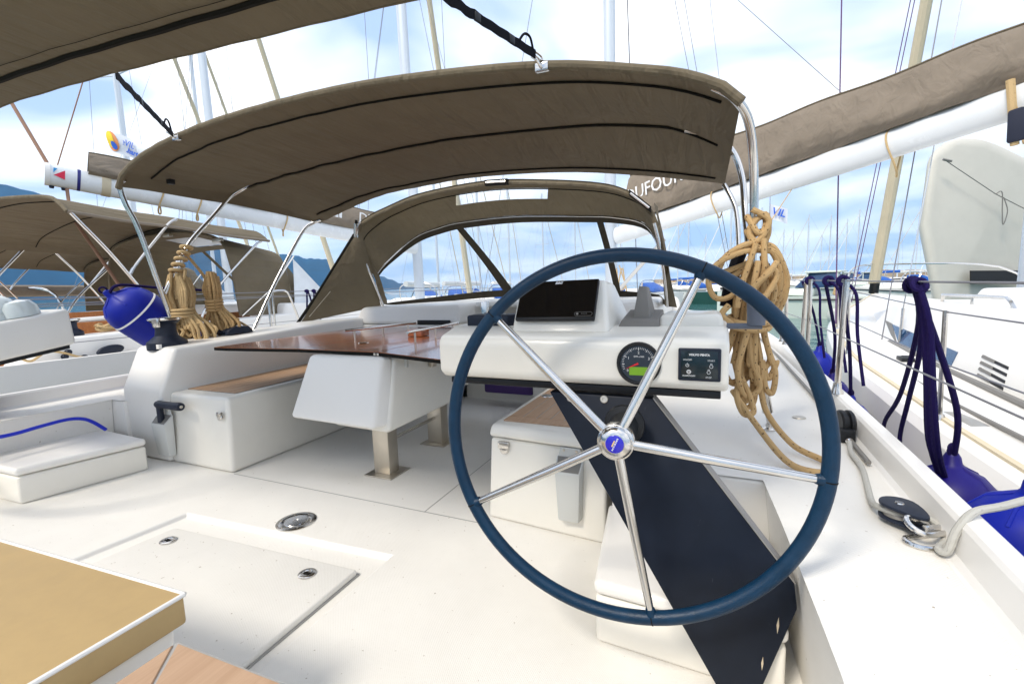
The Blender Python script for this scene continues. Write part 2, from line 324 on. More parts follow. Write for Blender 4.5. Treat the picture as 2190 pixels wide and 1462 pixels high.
# ------------------------------------------------------------ the yacht we stand on
CX = -1.83
Y = thing('sailing_yacht', 'white fibreglass sailing yacht with open cockpit seen from its helm', 'boat', (CX, 2, WATER))
hole = [(-2.56, .34), (-1.20, .34), (-1.205, 1.443), (-2.456, 1.371)]
rect = [(-3.97, -.9), (.27, -.9), (.27, 4.0), (-3.97, 4.0)]
fl = B()
hc = Vector((sum(h[0] for h in hole)/4, sum(h[1] for h in hole)/4))
rings = [(1., 0.), (.992, -.002), (.985, -.007), (.981, -.014), (.977, -.019), (.968, -.021)]
rg = [[(hc.x+(h[0]-hc.x)*k, hc.y+(h[1]-hc.y)*k, z) for h in hole] for k, z in rings]
for i in range(4):
    j = (i+1) % 4
    fl.quad((*rect[i], 0), (*rect[j], 0), (*hole[j], 0), (*hole[i], 0))
fl.quad(*rg[-1]); fl.build('cockpit_floor', nsk, Y, sharp=30)
hr = B()
for p_, q_ in zip(rg, rg[1:]):
    for i in range(4): j = (i+1) % 4; hr.quad(p_[i], p_[j], q_[j], q_[i])
hr.build('hatch_rim', gel, Y, sharp=70)
lid = [(-2.40, .40), (-1.262, .40), (-1.275, 1.302), (-2.343, 1.248)]
lido = B().prism([(*p, -.0205) for p in lid], (0, 0, .026)).build('floor_hatch', nsk, Y, bevel=.010, seg=3)
B().prism([(hc.x+(p[0]-hc.x)*1.010, hc.y+(p[1]-hc.y)*1.010, -.0203) for p in lid], (0, 0, .005)).build('hatch_shadow_gap', seamm, Y)  # dark grey strip standing in for the shadow gap around the lid
for q in ((-2.237, 1.157), (-1.439, 1.205)):
    r = B().lathe((*q, .0075), (0, 0, 1), [(.034, 0), (.034, .003), (.030, .005), (.020, .005), (.018, .002)], 24).build('latch_ring', steel, lido)
    B().box(q[0]-.014, q[0]+.014, q[1]-.007, q[1]+.007, .0085, .0115).build('latch_pull', binding, lido)
dp = B().lathe((-1.832, 1.500, .001), (0, 0, 1), [(.091, 0), (.091, .003), (.084, .005), (.060, .0055), (.058, .0045), (.054, .0045), (.052, .0065), (.012, .007), (.010, .005)], 40).build('deck_plate', steel, Y)
for k in range(6):
    a = k*pi/3+.4; B().lathe((-1.832+.072*cos(a), 1.500+.072*sin(a), .0055), (0, 0, 1), [(.006, 0), (.005, .002)], 8).build('screw', satin, dp)
B().box(-2.70, -.98, 1.797, 1.802, .0005, .0016).build('floor_seam', seamm, Y)
B().box(-1.30, -1.296, 1.803, 3.7, .0005, .0014).build('floor_seam', seamm, Y)
# port bench with plank pad
bench = B().hexa([(-3.31, 1.794, 0), (-2.705, 1.794, 0), (-2.705, 3.7, 0), (-3.31, 3.7, 0), (-3.31, 1.825, .468), (-2.735, 1.83, .468), (-2.735, 3.7, .468), (-3.31, 3.7, .468)]).build('bench_seat', gelw, Y, bevel=.028, seg=4)
def planks(parent, x0, x1, y0, y1, z, n, m, gap=.007, rnd=.0):
    wd = (x1-x0)/n
    for i in range(n):
        B().box(x0+i*wd+gap/2, x0+(i+1)*wd-gap/2, y0, y1, z, z+.006).build('plank', m, parent, bevel=.0015, seg=1)
    B().box(x0, x1, y0, y1, z-.001, z+.003).build('caulking', seamm, parent)
planks(bench, -3.28, -2.80, 1.93, 3.6, .469, 6, teak, .004)
B().lathe((-2.775, 1.808, .353), (0, -1, .07), [(.022, 0), (.022, .010), (.017, .016), (.008, .016)], 16).box(-2.794, -2.756, 1.790, 1.806, .36, .385).build('bench_latch', steel, bench, bevel=.002)
# coaming to port
cpoly = [(1.782, 0), (1.772, .478), (1.895, .758), (2.6, .785), (3.3, .815), (4.7, .83), (4.7, 0)]
B().prism([(-3.74, a, b) for a, b in cpoly], (.435, 0, 0)).build('coaming', gel, Y, bevel=.03, seg=4)
def pocket(cx, y, z0, z1, wd, parent, lean=.0):
    d = .058; yb = lambda z: y+lean*z; h_ = wd/2
    o = B().hexa([(cx-h_*.72, yb(z0)-d*.72, z0), (cx+h_*.72, yb(z0)-d*.72, z0), (cx+h_*.86, yb(z0), z0), (cx-h_*.86, yb(z0), z0), (cx-h_*.88, yb(z1)-d, z1-.062), (cx+h_*.88, yb(z1)-d, z1-.062), (cx+h_, yb(z1), z1), (cx-h_, yb(z1), z1)]).build('winch_handle_pocket', gelg, parent, bevel=.008, seg=2)
    up = Vector((0, d, .062)).normalized(); nr = Vector((0, -.062, d)).normalized()
    q = [Vector((cx-h_*.78, yb(z1)-d, z1-.062)), Vector((cx+h_*.78, yb(z1)-d, z1-.062)), Vector((cx+h_*.86, yb(z1), z1)), Vector((cx-h_*.86, yb(z1), z1))]
    q = [q[0]+up*.007, q[1]+up*.007, q[2]-up*.009, q[3]-up*.009]
    B().prism([p-nr*.001 for p in q], nr*.0025).build('pocket_mouth', greyp, o)
    B().hexa([(cx-h_*.9, yb(z1)-.006, z1-.02), (cx+h_*.9, yb(z1)-.006, z1-.02), (cx+h_*.9, yb(z1), z1-.02), (cx-h_*.9, yb(z1), z1-.02), (cx-h_*.7, yb(z1)-.005, z1+.035), (cx+h_*.7, yb(z1)-.005, z1+.035), (cx+h_*.7, yb(z1), z1+.035), (cx-h_*.7, yb(z1), z1+.035)]).build('back_plate', gelg, o, bevel=.002, seg=1)
    for sx in (-.45, .45): B().lathe((cx+h_*sx, yb(z1)-.0055, z1+.022), (0, -1, 0), [(.006, 0), (.005, .003)], 10).build('screw', satin, o)
    return o
pocket(-3.315, 1.795, .055, .335, .165, Y)
wh = thing('winch_handle', 'dark blue winch handle standing in pocket beside port bench', 'winch handle', (-3.30, 1.76, .2))
B().box(-3.325, -3.285, 1.745, 1.772, .18, .405).build('arm', navyp, wh, bevel=.006)
B().lathe((-3.325, 1.757, .405), (1, -.04, .02), [(.020, 0), (.026, .02), (.023, .05), (.024, .17), (.027, .25), (.024, .268), (.012, .27)], 18).build('grip', navyp, wh)
B().lathe((-3.053, 1.746, .41), (1, -.04, .02), [(.010, 0), (.008, .004)], 12).build('end_cap', satin, wh)
# decks, bulwarks and hull
edge = [(-.9, .228), (.9, .219), (1.05, .212), (1.45, .19), (1.76, .168)]
toe = smoothtab([(-.9, .52), (.3, .53), (1.07, .533), (1.46, .542), (2.2, .554), (3.66, .56), (5.36, .506), (7, .36), (9, -.1), (11, -1.0), (12.3, -1.80)], 4)
ys = sorted({round(a, 3) for a, _ in toe} | {1.75, 1.05, .9, 4.0})
D_ = .4
dk = B()
for a, b in zip(ys, ys[1:]):
    for sgn in (1, -1):
        fx = lambda x: x if sgn > 0 else 2*CX-x
        if b <= 1.751: ia, ib = interp(edge, a), interp(edge, b)
        elif b <= 4.001: ia = ib = -.36 if sgn > 0 else .05
        else: ia = ib = CX
        if b > 4: ib = ia = CX
        q = [(fx(ia), a, D_), (fx(interp(toe, a)), a, D_), (fx(interp(toe, b)), b, D_), (fx(ib), b, D_)]
        dk.quad(*(q if sgn > 0 else q[::-1]))
        if b <= 1.751:
            q = [(fx(ia+.045), a, 0), (fx(ia+.006), a, D_-.012), (fx(ib+.006), b, D_-.012), (fx(ib+.045), b, 0)]; dk.quad(*(q if sgn > 0 else q[::-1]))
            q = [(fx(ia+.006), a, D_-.012), (fx(ia), a, D_), (fx(ib), b, D_), (fx(ib+.006), b, D_-.012)]; dk.quad(*(q if sgn > 0 else q[::-1]))
dk.build('side_deck', nsk, Y, sharp=60)
B().box(-3.92, -3.70, 1.752, 1.80, .0, D_-.004).build('coaming_end', gel, Y, bevel=.01)
B().box(-.36, .25, 1.752, 1.80, .0, D_-.004).build('coaming_end', gel, Y, bevel=.015, seg=3)
bl = B(); hb = B()
for a, b in zip(ys, ys[1:]):
    for sgn in (1, -1):
        fx = lambda x: x if sgn > 0 else 2*CX-x
        sec = [(-.012, D_-.002), (.0, D_+.004), (.012, D_+.018), (.020, D_+.085), (.028, D_+.097), (.04, D_+.101), (.072, D_+.098), (.084, D_+.088), (.088, D_+.06)]
        for (o1, z1), (o2, z2) in zip(sec, sec[1:]):
            q = [(fx(interp(toe, a)+o1), a, z1), (fx(interp(toe, b)+o1), b, z1), (fx(interp(toe, b)+o2), b, z2), (fx(interp(toe, a)+o2), a, z2)]; bl.quad(*(q[::-1] if sgn > 0 else q))
        for (o1, z1), (o2, z2) in (((.086, .46), (.08, .1)), ((.08, .1), (.03, -.4)), ((.03, -.4), (-.06, -1.1))):
            q = [(fx(interp(toe, a)+o1), a, z1), (fx(interp(toe, b)+o1), b, z1), (fx(interp(toe, b)+o2), b, z2), (fx(interp(toe, a)+o2), a, z2)]; hb.quad(*(q[::-1] if sgn > 0 else q))
bl.build('bulwark', gel, Y, sharp=60)
hb.quad((.6, -.9, .46), (.47, -.9, -1.1), (-4.13, -.9, -1.1), (-4.26, -.9, .46)).build('hull', gel, Y, sharp=50)
# helm steps
def step(pts, parent, lidh=.045):
    b0 = [(x, y, 0) for x, y in pts]; zt = .205-lidh-.006
    o = B().hexa(b0+[(x, y, zt) for x, y in pts]).build('helm_step', gelw, parent, bevel=.014, seg=3)
    c = Vector((sum(p[0] for p in pts)/4, sum(p[1] for p in pts)/4))
    g = [Vector(p)+(Vector(p)-c).normalized()*.006 for p in pts]
    B().hexa([(p.x, p.y, zt+.005) for p in g]+[(p.x, p.y, .205) for p in g]).build('step_lid', gel, o, bevel=.018, seg=4)
    return o
step([(-3.93, 1.08), (-3.44, 1.10), (-3.315, 1.66), (-3.93, 1.69)], Y)
st = step([(-.315, 1.285), (.19, 1.262), (.165, 1.75), (-.375, 1.79)], Y)
B().tube([(.165, 1.60, .212), (.165, 1.69, .212)], .006, 8).build('hinge', satin, st)
# starboard locker
lk = B().hexa([(-.975, 1.868, 0), (-.40, 1.822, 0), (-.36, 3.7, 0), (-.975, 3.7, 0), (-.957, 1.885, .392), (-.395, 1.842, .392), (-.36, 3.7, .392), (-.957, 3.7, .392)]).build('seat_locker', gelw, Y, bevel=.016, seg=3)
lid2 = B().hexa([(-.967, 1.872, .398), (-.385, 1.829, .398), (-.36, 3.7, .398), (-.967, 3.7, .398), (-.955, 1.885, .458), (-.390, 1.84, .458), (-.365, 3.7, .458), (-.955, 3.7, .458)]).build('locker_lid', gelw, Y, bevel=.022, seg=4)
planks(lid2, -.915, -.425, 2.02, 3.6, .459, 7, teak, .006)
B().box(-.915, -.425, 1.945, 2.014, .458, .465).build('plank', teak, lid2, bevel=.0015, seg=1)
B().lathe((-.87, 2.45, .465), (0, 0, 1), [(.035, 0), (.034, .003), (.02, .003)], 20).build('latch_ring', steel, lid2)
la = B().lathe((-.882, 1.878, .347), (.08, -1, .04), [(.024, 0), (.024, .008), (.018, .016), (.008, .017)], 18).box(-.908, -.856, 1.856, 1.876, .355, .385).build('locker_latch', steel, lk, bevel=.002)
pocket(-.556, 1.838, .085, .365, .125, Y, .03)
# forward bulkhead, companionway and coachroof
for x0, x1 in ((-3.31, -2.25), (-1.45, -.36)): B().box(x0, x1, 3.701, 3.76, 0, .752).build('bulkhead', gel, Y, bevel=.012)
B().box(-2.25, -1.45, 3.95, 4.6, -.2, .72).build('companionway', gelw, Y)
B().box(-1.95, -1.47, 3.74, 3.88, .12, .33).build('companionway_cushion', purple, Y, bevel=.02)
for x0, x1 in ((-3.42, -2.17), (-1.46, -.42)):
    B().hexa([(x0, 3.702, .755), (x1, 3.702, .755), (x1, 5.4, .755), (x0, 5.4, .755), (x0+.06, 3.76, .925), (x1-.03, 3.76, .94), (x1-.03, 5.4, .95), (x0+.1, 5.4, .93)]).build('coachroof_end', gel, Y, bevel=.04, seg=4)
B().box(-2.62, -2.25, 3.69, 3.70, .757, .80).build('instrument_slot', blackp, Y, bevel=.004)
B().prism([(-2.17, 4.05, .90), (-1.46, 4.05, .90), (-1.46, 5.4, .93), (-2.17, 5.4, .93)], (0, 0, .05)).build('sliding_hatch', gel, Y, bevel=.015)
B().hexa([(-3.45, 5.402, .38), (-.22, 5.402, .38), (-.9, 10.2, .38), (-2.8, 10.2, .38), (-3.3, 5.402, .93), (-.36, 5.402, .93), (-1.2, 9.2, .72), (-2.5, 9.2, .72)]).build('coachroof', gel, Y, bevel=.05, seg=3)
# mast and rigging
def mastprof(b, base, top, r): b.tube([base, top], r, 14, flat=.72)
mb = B(); mastprof(mb, (-1.72, 8.42, .7), (-1.72, 8.3, 16.5), .10); mb.build('mast', mastm, Y)
for p, q, r in (((-1.72, 8.3, 14.5), (-1.8, 12.2, .5), .012), ((-1.72, 8.3, 16), (CX, -.8, .6), .004), ((-1.72, 8.35, 12), (.36, 7.6, .5), .005), ((-1.72, 8.35, 12), (-4.0, 7.6, .5), .005), ((-1.62, 8.3, 10.2), (.32, 7.3, .5), .005)):
    B().tube([p, q], r, 6).build('stay', wire, Y)
for p, q in (((-1.62, 8.34, 6.2), (-.6, 8.3, 6.3)), ((-1.82, 8.34, 6.2), (-2.9, 8.3, 6.3))): B().tube([p, q], .03, 8).build('spreader', mastm, Y)
B().tube([(-1.62, 8.3, .9), (-.72, 7.45, 1.72)], .035, 10).build('vang', steel, Y)
B().tube(catmull([(-1.60, 8.33, 1.35), (-1.55, 8.3, 1.0), (-1.45, 8.3, 1.02), (-1.5, 8.3, 1.35), (-1.56, 8.3, 1.0), (-1.42, 8.3, .95), (-1.55, 8.3, 1.4)], 6), .012, 6).build('halyard_coil', tanrope2, Y)
# stanchions and lifelines
def stanchion(x, y, x2, y2, zt=1.08, r=.014):
    s = B().tube([(x, y, .498), (x2, y2, zt)], r, 10).lathe((x, y, .497), (0, 0, 1), [(.03, 0), (.03, .008), (.02, .03), (.018, .06)], 14).build('stanchion', steel, Y); return s
for a in ((.585, 2.78, .60, 2.78), (.60, 3.73, .60, 3.72), (.60, 3.98, .61, 3.94), (.595, 4.75, .58, 4.7), (.59, 4.95, .57, 4.93), (.50, 6.6, .5, 6.6), (.585, .1, .6, .1)): stanchion(*a)
for a in ((-4.25, 3.4, -4.26, 3.4), (-4.24, 5.2, -4.25, 5.2), (-4.25, .6, -4.25, .6)): stanchion(*a)
for zt, r in ((1.072, .0035), (.79, .003)):
    B().tube([(.6, .1, zt), (.6, 2.78, zt), (.605, 3.94, zt), (.5, 6.6, zt)], r, 6).build('lifeline', wire, Y)
    B().tube([(-4.25, .6, zt), (-4.26, 3.4, zt), (-4.25, 5.2, zt), (-3.6, 8, zt)], r, 6).build('lifeline', wire, Y)
B().tube([(.53, 2.0, .418), (.535, 3.2, .418), (.52, 4.6, .418), (.48, 6, .418)], .009, 8).build('jib_track', greyp, Y)
B().lathe((.40, 2.62, .402), (0, 0, 1), [(.03, 0), (.028, .003)], 20).build('deck_filler', satin, Y)
# ------------------------------------------------------------ helm seats (behind us)
hs = thing('helm_seat', 'white helm seat base carrying khaki cushion over the floor hatch', 'seat', (-1.6, .1, 0))
B().hexa([(-2.1, -.7, 0), (-1.16, -.7, 0), (-1.16, .56, 0), (-2.1, .50, 0), (-2.1, -.7, .343), (-1.135, -.7, .343), (-1.135, .585, .343), (-2.1, .53, .343)]).build('seat_base', gel, hs, bevel=.02, seg=3)
cu_ = thing('seat_cushion', 'thick khaki vinyl seat cushion with white piping on helm seat', 'cushion', (-1.6, .1, .345))
cp = [(-2.12, -.75), (-1.118, -.75), (-1.108, .592), (-2.12, .53)]
B().prism([(*p, .346) for p in cp], (0, 0, .074)).build('cushion_body', khaki, cu_, bevel=.008, seg=3)
for a, b in ((1, 2), (2, 3)): B().tube([(*cp[a], .417), (*cp[b], .417)], .0055, 8).build('piping', gel, cu_)
ts = thing('helm_seat', 'low teak planked helm seat with white rounded edge beside khaki cushion', 'seat', (-.65, .0, 0))
B().hexa([(-1.02, -.7, 0), (-.2, -.7, 0), (-.2, .50, 0), (-1.0, .47, 0), (-1.035, -.7, .395), (-.2, -.7, .395), (-.2, .545, .395), (-1.005, .518, .395)]).build('seat_base', gel, ts, bevel=.02, seg=3)
tw = [(-.99, .50), (-.94, .502), (-.94, -.6), (-.99, -.6)]
def pl3(pts, nm='plank'): return B().prism([(*p, .396) for p in pts[::-1]], (0, 0, .006)).build(nm, teak, ts, bevel=.0015, seg=1)
pl3([(-.99, .497), (-.905, .400), (-.905, -.6), (-.99, -.6)]); pl3([(-.984, .503), (-.3, .526), (-.3, .424), (-.902, .405)])
for k in range(5): pl3([(-.893+k*.12, .394+k*.004), (-.785+k*.12, .398+k*.004), (-.785+k*.12, -.6), (-.893+k*.12, -.6)])
B().prism([(-.995, -.61, .3955), (-.29, -.61, .3955), (-.29, .53, .3955), (-.992, .507, .3955)], (0, 0, .003)).build('caulking', seamm, ts)

# ------------------------------------------------------------ starboard steering pedestal and console
P = thing('steering_pedestal', 'white helm console on slanted black pedestal behind the near steering wheel', 'console', (-.2, 1.4, 0))
bf = [(-.482, .757), (-.162, .757), (.203, .320), (.209, .262), (.112, -.0), (.045, 0)]
pY = lambda z: 1.21+.2237*z
fr = [(x, pY(z), z) for x, z in bf]
B().prism([(x, y+.05, z) for x, y, z in fr[::-1]], (0, -.05, 0)).build('pedestal_board', board, P, bevel=.004)
# lit upper edge of the board, painted as a pale grey strip
e0, e1 = Vector((-.162, pY(.757), .757)), Vector((.203, pY(.32), .32)); nn = Vector((.437, 0, .365)).normalized()
B().hexa([e0+nn*.001, e1+nn*.001, e1+nn*.001+Vector((0, .05, 0)), e0+nn*.001+Vector((0, .05, 0)), e0+nn*.004, e1+nn*.004, e1+nn*.004+Vector((0, .05, 0)), e0+nn*.004+Vector((0, .05, 0))]).build('lit_edge_strip', boardedge, P)
chip = mat('bare_timber_chip', (.5, .42, .3), .8)
for (x, z), (dx, dz) in (((.166, .215), (.003, .020)), ((.132, .115), (.0025, .017))):
    B().prism([(x-dx*.3, pY(z-dz)-.001, z-dz), (x+dx, pY(z)-.001, z), (x+dx*.6, pY(z+dz)-.001, z+dz), (x-dx, pY(z)-.001, z)], (0, -.0012, 0)).build('paint_chip', chip, P)
for x, z, r in ((-.411, .742, .0115), (-.304, .746, .0125), (-.278, .693, .008), (-.208, .682, .008)):
    bo = B().lathe((x, pY(z)-.0005, z), (0, -1, .2237), [(r, 0), (r, .002), (r*.85, .004), (r*.4, .004), (r*.35, .001)], 16).build('bolt', satin, P)
body = [(1.365, .792), (1.338, .815), (1.336, .915), (1.352, .938), (1.45, .962), (1.66, .968), (1.68, .94), (1.64, .80)]
cb = B().prism([(-.868, a, b) for a, b in body], (.908, 0, 0)).build('console_body', gelw, P, bevel=.018, seg=4)
B().box(-.845, .022, 1.375, 1.60, .768, .790).build('support_bar', blackp, P, bevel=.004)
B().hexa([(-.16, 1.475, .955), (.030, 1.475, .955), (.030, 1.66, .955), (-.16, 1.66, .955), (-.152, 1.485, .998), (.022, 1.485, .998), (.018, 1.65, 1.000), (-.148, 1.65, 1.0)]).build('console_lid', gelw, P, bevel=.014, seg=3)
# chart plotter pod
pod = B().hexa([(-.618, 1.392, .945), (-.292, 1.392, .945), (-.265, 1.70, .945), (-.64, 1.70, .945), (-.622, 1.492, 1.104), (-.322, 1.492, 1.110), (-.315, 1.60, 1.10), (-.628, 1.60, 1.095)]).build('plotter_pod', gelw, P, bevel=.016, seg=3)
sb = [Vector((-.600, 1.402, .980)), Vector((-.336, 1.402, .982)), Vector((-.337, 1.482, 1.106)), Vector((-.602, 1.482, 1.102))]
sn = (sb[1]-sb[0]).cross(sb[3]-sb[0]).normalized()
plt = B().prism([p+sn*.0 for p in sb], sn*.016).build('chart_plotter', blackp, P, bevel=.004)
sx_ = (sb[1]-sb[0]).normalized(); sy_ = sn.cross(sx_)
ins = [sb[0]+sx_*.003+sy_*.009, sb[1]-sx_*.003+sy_*.009, sb[2]-sx_*.003-sy_*.003, sb[3]+sx_*.003-sy_*.003]
B().prism([p+sn*.0155 for p in ins], sn*.0012).build('screen', screen, plt)
sx_ = (sb[1]-sb[0]).normalized(); sy_ = sn.cross(sx_)
text('B&G', .0125, (ins[2]+ins[3])*.5+sn*.0172-sy_*.0085, sx_, sy_, whitep, plt, ex=.0002, bold=.0004, shear=.3)
text('>>>>', .0085, ins[1]+sn*.0172+sy_*.010-sx_*.030, sx_, sy_, greyp, plt, ex=.0002)
pc = ins[1]+sn*.0171+sy_*.0098-sx_*.033
pill = [pc+sx_*(.021*(1 if cos(a) > 0 else -1)+.007*cos(a))+sy_*.007*sin(a) for a in [2*pi*k/24 for k in range(24)]]
B().tube(pill, .0005, 5, True).lathe(pc-sx_*.019, sn, [(.004, 0), (.004, .0005)], 12).build('slider_symbol', greyp, plt)
# compass under grey cover
cm = B().hexa([(-.278, 1.455, .958), (-.152, 1.455, .958), (-.146, 1.58, .958), (-.268, 1.58, .958), (-.266, 1.468, .984), (-.156, 1.468, .984), (-.150, 1.565, 1.01), (-.256, 1.565, 1.01)]).build('compass_cover', greyp, P, bevel=.004)
B().hexa([(-.236, 1.48, .982), (-.182, 1.48, .982), (-.170, 1.545, .99), (-.228, 1.545, .99), (-.220, 1.50, 1.086), (-.194, 1.50, 1.085), (-.190, 1.53, 1.082), (-.216, 1.53, 1.084)]).build('cover_fin', greyp, cm, bevel=.004)
tr_ = B().prism([(-.815, 1.45, .957), (-.655, 1.45, .957), (-.625, 1.50, .957), (-.632, 1.56, .957), (-.80, 1.58, .957), (-.825, 1.51, .957)], (0, 0, .042)).build('instrument_cover', navyp, P, bevel=.008, seg=2)
text('B&G', .012, (-.70, 1.51, 1.0), (1, 0, 0), (0, 1, 0), whitep, tr_, ex=.0002, shear=.3)
B().box(-.812, -.79, 1.56, 1.585, .96, 1.045).build('bracket', steel, tr_, bevel=.002)
# tachometer
tcx, tcz, ty = -.195, .868, 1.3365
tch = B().lathe((tcx, ty+.004, tcz), (0, -1, .02), [(.062, 0), (.062, .009), (.057, .013), (.053, .012), (.051, .003)], 40).build('tachometer', blackp, P)
dial = mat('dial_face', (.02, .028, .04), .25)
B().lathe((tcx, ty-.001, tcz), (0, -1, .02), [(.052, 0), (.052, .0015)], 40).build('dial', dial, tch)
for k in range(41):
    a = rad(215-k*250/40); big = k % 10 == 0; mid = k % 5 == 0; l = .009 if big else .0075 if mid else .0055
    d = Vector((cos(a), 0, sin(a))); s_ = Vector((-sin(a), 0, cos(a)))*(.0007 if big or mid else .0004); c = Vector((tcx, ty-.0027, tcz))
    if k <= 40: B().prism([c+d*.047-s_, c+d*(.047-l)-s_, c+d*(.047-l)+s_, c+d*.047+s_], (0, -.0002, 0)).build('tick', whitep, tch, smooth=False)
for s_, a, rr in (('0', 215, .037), ('1', 152, .032), ('2', 90, .031), ('3', 27, .032), ('4', -35, .036)):
    text(s_, .0105, (tcx+rr*cos(rad(a)), ty-.003, tcz+rr*sin(rad(a))), (1, 0, 0), (0, 0, 1), whitep, tch, ex=.0001)
text('RPM x1000', .0062, (tcx+.001, ty-.003, tcz+.020), (1, 0, 0), (0, 0, 1), whitep, tch, ex=.0001)
text('VOLVO PENTA', .0052, (tcx+.002, ty-.003, tcz-.040), (1, 0, 0), (0, 0, 1), whitep, tch, ex=.0001, bold=.0002)
B().box(tcx-.026, tcx+.028, ty-.0035, ty-.0025, tcz-.034, tcz-.010).build('display', greenlcd, tch)
B().prism([(tcx-.002, ty-.0045, tcz+.003), (tcx-.036, ty-.0045, tcz-.016), (tcx+.001, ty-.0045, tcz-.002)], (0, -.0006, 0)).build('needle', redm, tch)
# engine key panel
x0, x1, z0, z1 = -.088, .020, .826, .916
ep = B().box(x0, x1, ty-.008, ty+.004, z0, z1).build('engine_panel', navyp, P, bevel=.004, seg=2)
B().box(x0+.007, x1-.007, ty-.0095, ty-.0075, z0+.007, z1-.006).build('panel_face', mat('panel_glass', (.003, .014, .02), .18), ep, bevel=.001)
def ptxt(s, size, x, z, **k): text(s, size, (x, ty-.0105, z), (1, 0, 0), (0, 0, 1), whitep, ep, ex=.0001, **k)
ptxt('VOLVO PENTA', .0078, -.034, .899, bold=.0003); ptxt('ON/OFF', .0062, -.064, .885); ptxt('START', .0062, -.004, .884); ptxt('ALARM/DIM', .0062, -.060, .841); ptxt('STOP', .0062, -.010, .838)
def ring(x, z, r, a0=0, a1=360, t=.0006, nm='key_symbol'):
    B().tube([(x+r*cos(rad(a)), ty-.0105, z+r*sin(rad(a))) for a in range(a0, a1+1, 20)], t, 5).build(nm, whitep, ep)
ring(-.064, .870, .0040, 120, 420); B().box(-.0645, -.0635, ty-.0112, ty-.0104, .870, .876).build('key_symbol', whitep, ep)
ring(-.004, .868, .0042); ring(-.004, .8735, .0024, 0, 180); ring(-.010, .852, .0042); ring(-.010, .8575, .0024, 0, 180); ring(-.060, .852, .0026); ring(-.060, .852, .0050, 0, 360, .0009)
# folded cup holder on the console's outboard end
B().tube([(.035, 1.50, .962), (.128, 1.50, .962)], .009, 10).lathe((.112, 1.50, .965), (0, 0, 1), [(.024, 0), (.026, .07), (.026, .075), (.02, .075)], 18).build('cup_holder', greyb, P)
# rubber foot fitting between wheel and board
n_w = Vector((sin(.064)*cos(.0675), -cos(.064)*cos(.0675), sin(.0675))); a_w = Vector((0, 0, 1)).cross(n_w).normalized(); b_w = n_w.cross(a_w)
cw = Vector((-.220, 1.15, .704)); hubc = cw+n_w*.035
B().lathe(hubc-n_w*.19, n_w, [(.058, 0), (.056, .012), (.040, .016), (.036, .08), (.038, .155)], 28).build('shaft_housing', blackp, P)

# ------------------------------------------------------------ steering wheels
def wheel(label, c, phase, rimm, scale=1.):
    c = Vector(c); W_ = thing('steering_wheel', label, 'steering wheel', c)
    R_ = .4655; pt = lambda a, r, d=0.: c+(a_w*cos(a)+b_w*sin(a))*r+n_w*d
    rim = B().tube([pt(2*pi*k/120, R_) for k in range(120)], .0178, 16, True).build('rim', rimm, W_)
    for k in range(5):
        a = phase+k*2*pi/5
        B().tube([pt(a, .035, .030), pt(a, .20, .024), pt(a, .43, .004), pt(a, R_-.012, 0)], .0105, 14, rr=[.0125, .012, .0098, .0092]).build('spoke', steel, W_)
        B().tube([pt(a+d, R_) for d in (-.003, 0, .003)], .0186, 18).build('leather_seam', binding, rim)
        B().tube([pt(a, R_-.026, .002), pt(a, R_-.010, 0)], .013, 12, rr=[.0112, .0165]).build('spoke_cuff', rimm, W_)
    h = B().lathe(c+n_w*.008, n_w, [(.030, -.02), (.044, -.01), (.047, .0), (.047, .027), (.045, .033), (.0415, .0345), (.0405, .037), (.037, .043), (.031, .0475), (.025, .0495), (.0235, .0498)], 48).build('hub', steel, W_, sharp=45)
    bd = B().lathe(c+n_w*.0565, n_w, [(.0225, 0), (.0225, .002), (.021, .003)], 32).build('badge', bluebadge, h)
    return W_, pt, bd
W1, pt1, bd1 = wheel('large navy leather steering wheel with five steel spokes before the console', cw, 1.1333, leather)
tx1 = (a_w*cos(rad(66))+b_w*sin(rad(66))); ty1 = n_w.cross(tx1)
text('S A V I M A R E', .0052, hubc+n_w*.0252-ty1*.0012, tx1, ty1, whitep, bd1, ex=.0002, bold=.0002)
B().hexa([hubc+n_w*.0246+tx1*u+ty1*v for u, v in ((-.008, .002), (.008, .002), (.008, .0052), (-.008, .0052))]+[hubc+n_w*.0252+tx1*u+ty1*v for u, v in ((-.008, .002), (.008, .002), (.008, .0052), (-.008, .0052))]).build('gold_bar', gold, bd1)
wheel('navy leather steering wheel at the port helm console', (-3.47, .86, .74), .9, leather)

# port console, seen from inboard
Pp = thing('steering_pedestal', 'white port helm console with clear compass dome across the cockpit', 'console', (-3.75, 1.3, 0))
B().hexa([(-4.2, 1.0, .765), (-3.40, 1.0, .775), (-3.40, 1.425, .845), (-4.2, 1.425, .835), (-4.2, 1.0, .955), (-3.41, 1.0, .965), (-3.41, 1.415, 1.052), (-4.2, 1.415, 1.045)]).build('console_body', gel, Pp, bevel=.02, seg=3)
B().hexa([(-4.2, 1.0, .745), (-3.425, 1.0, .752), (-3.425, 1.40, .82), (-4.2, 1.40, .81), (-4.2, 1.0, .763), (-3.425, 1.0, .773), (-3.425, 1.40, .842), (-4.2, 1.40, .832)]).build('support_bar', blackp, Pp)
B().prism([(-4.15, 1.12, .2), (-3.97, 1.12, .2), (-3.97, 1.15, .8), (-4.15, 1.15, .8)], (0, .05, 0)).build('pedestal_board', board, Pp)
domem = mat('frosted_dome', (.62, .68, .68), .12, coat=.6)
dome = B().lathe((-3.62, 1.17, 1.0), (0, -.2, 1), [(.125, 0), (.125, .02), (.12, .06), (.10, .10), (.07, .125), (.035, .138), (.004, .142)], 32).build('compass_dome', domem, Pp)
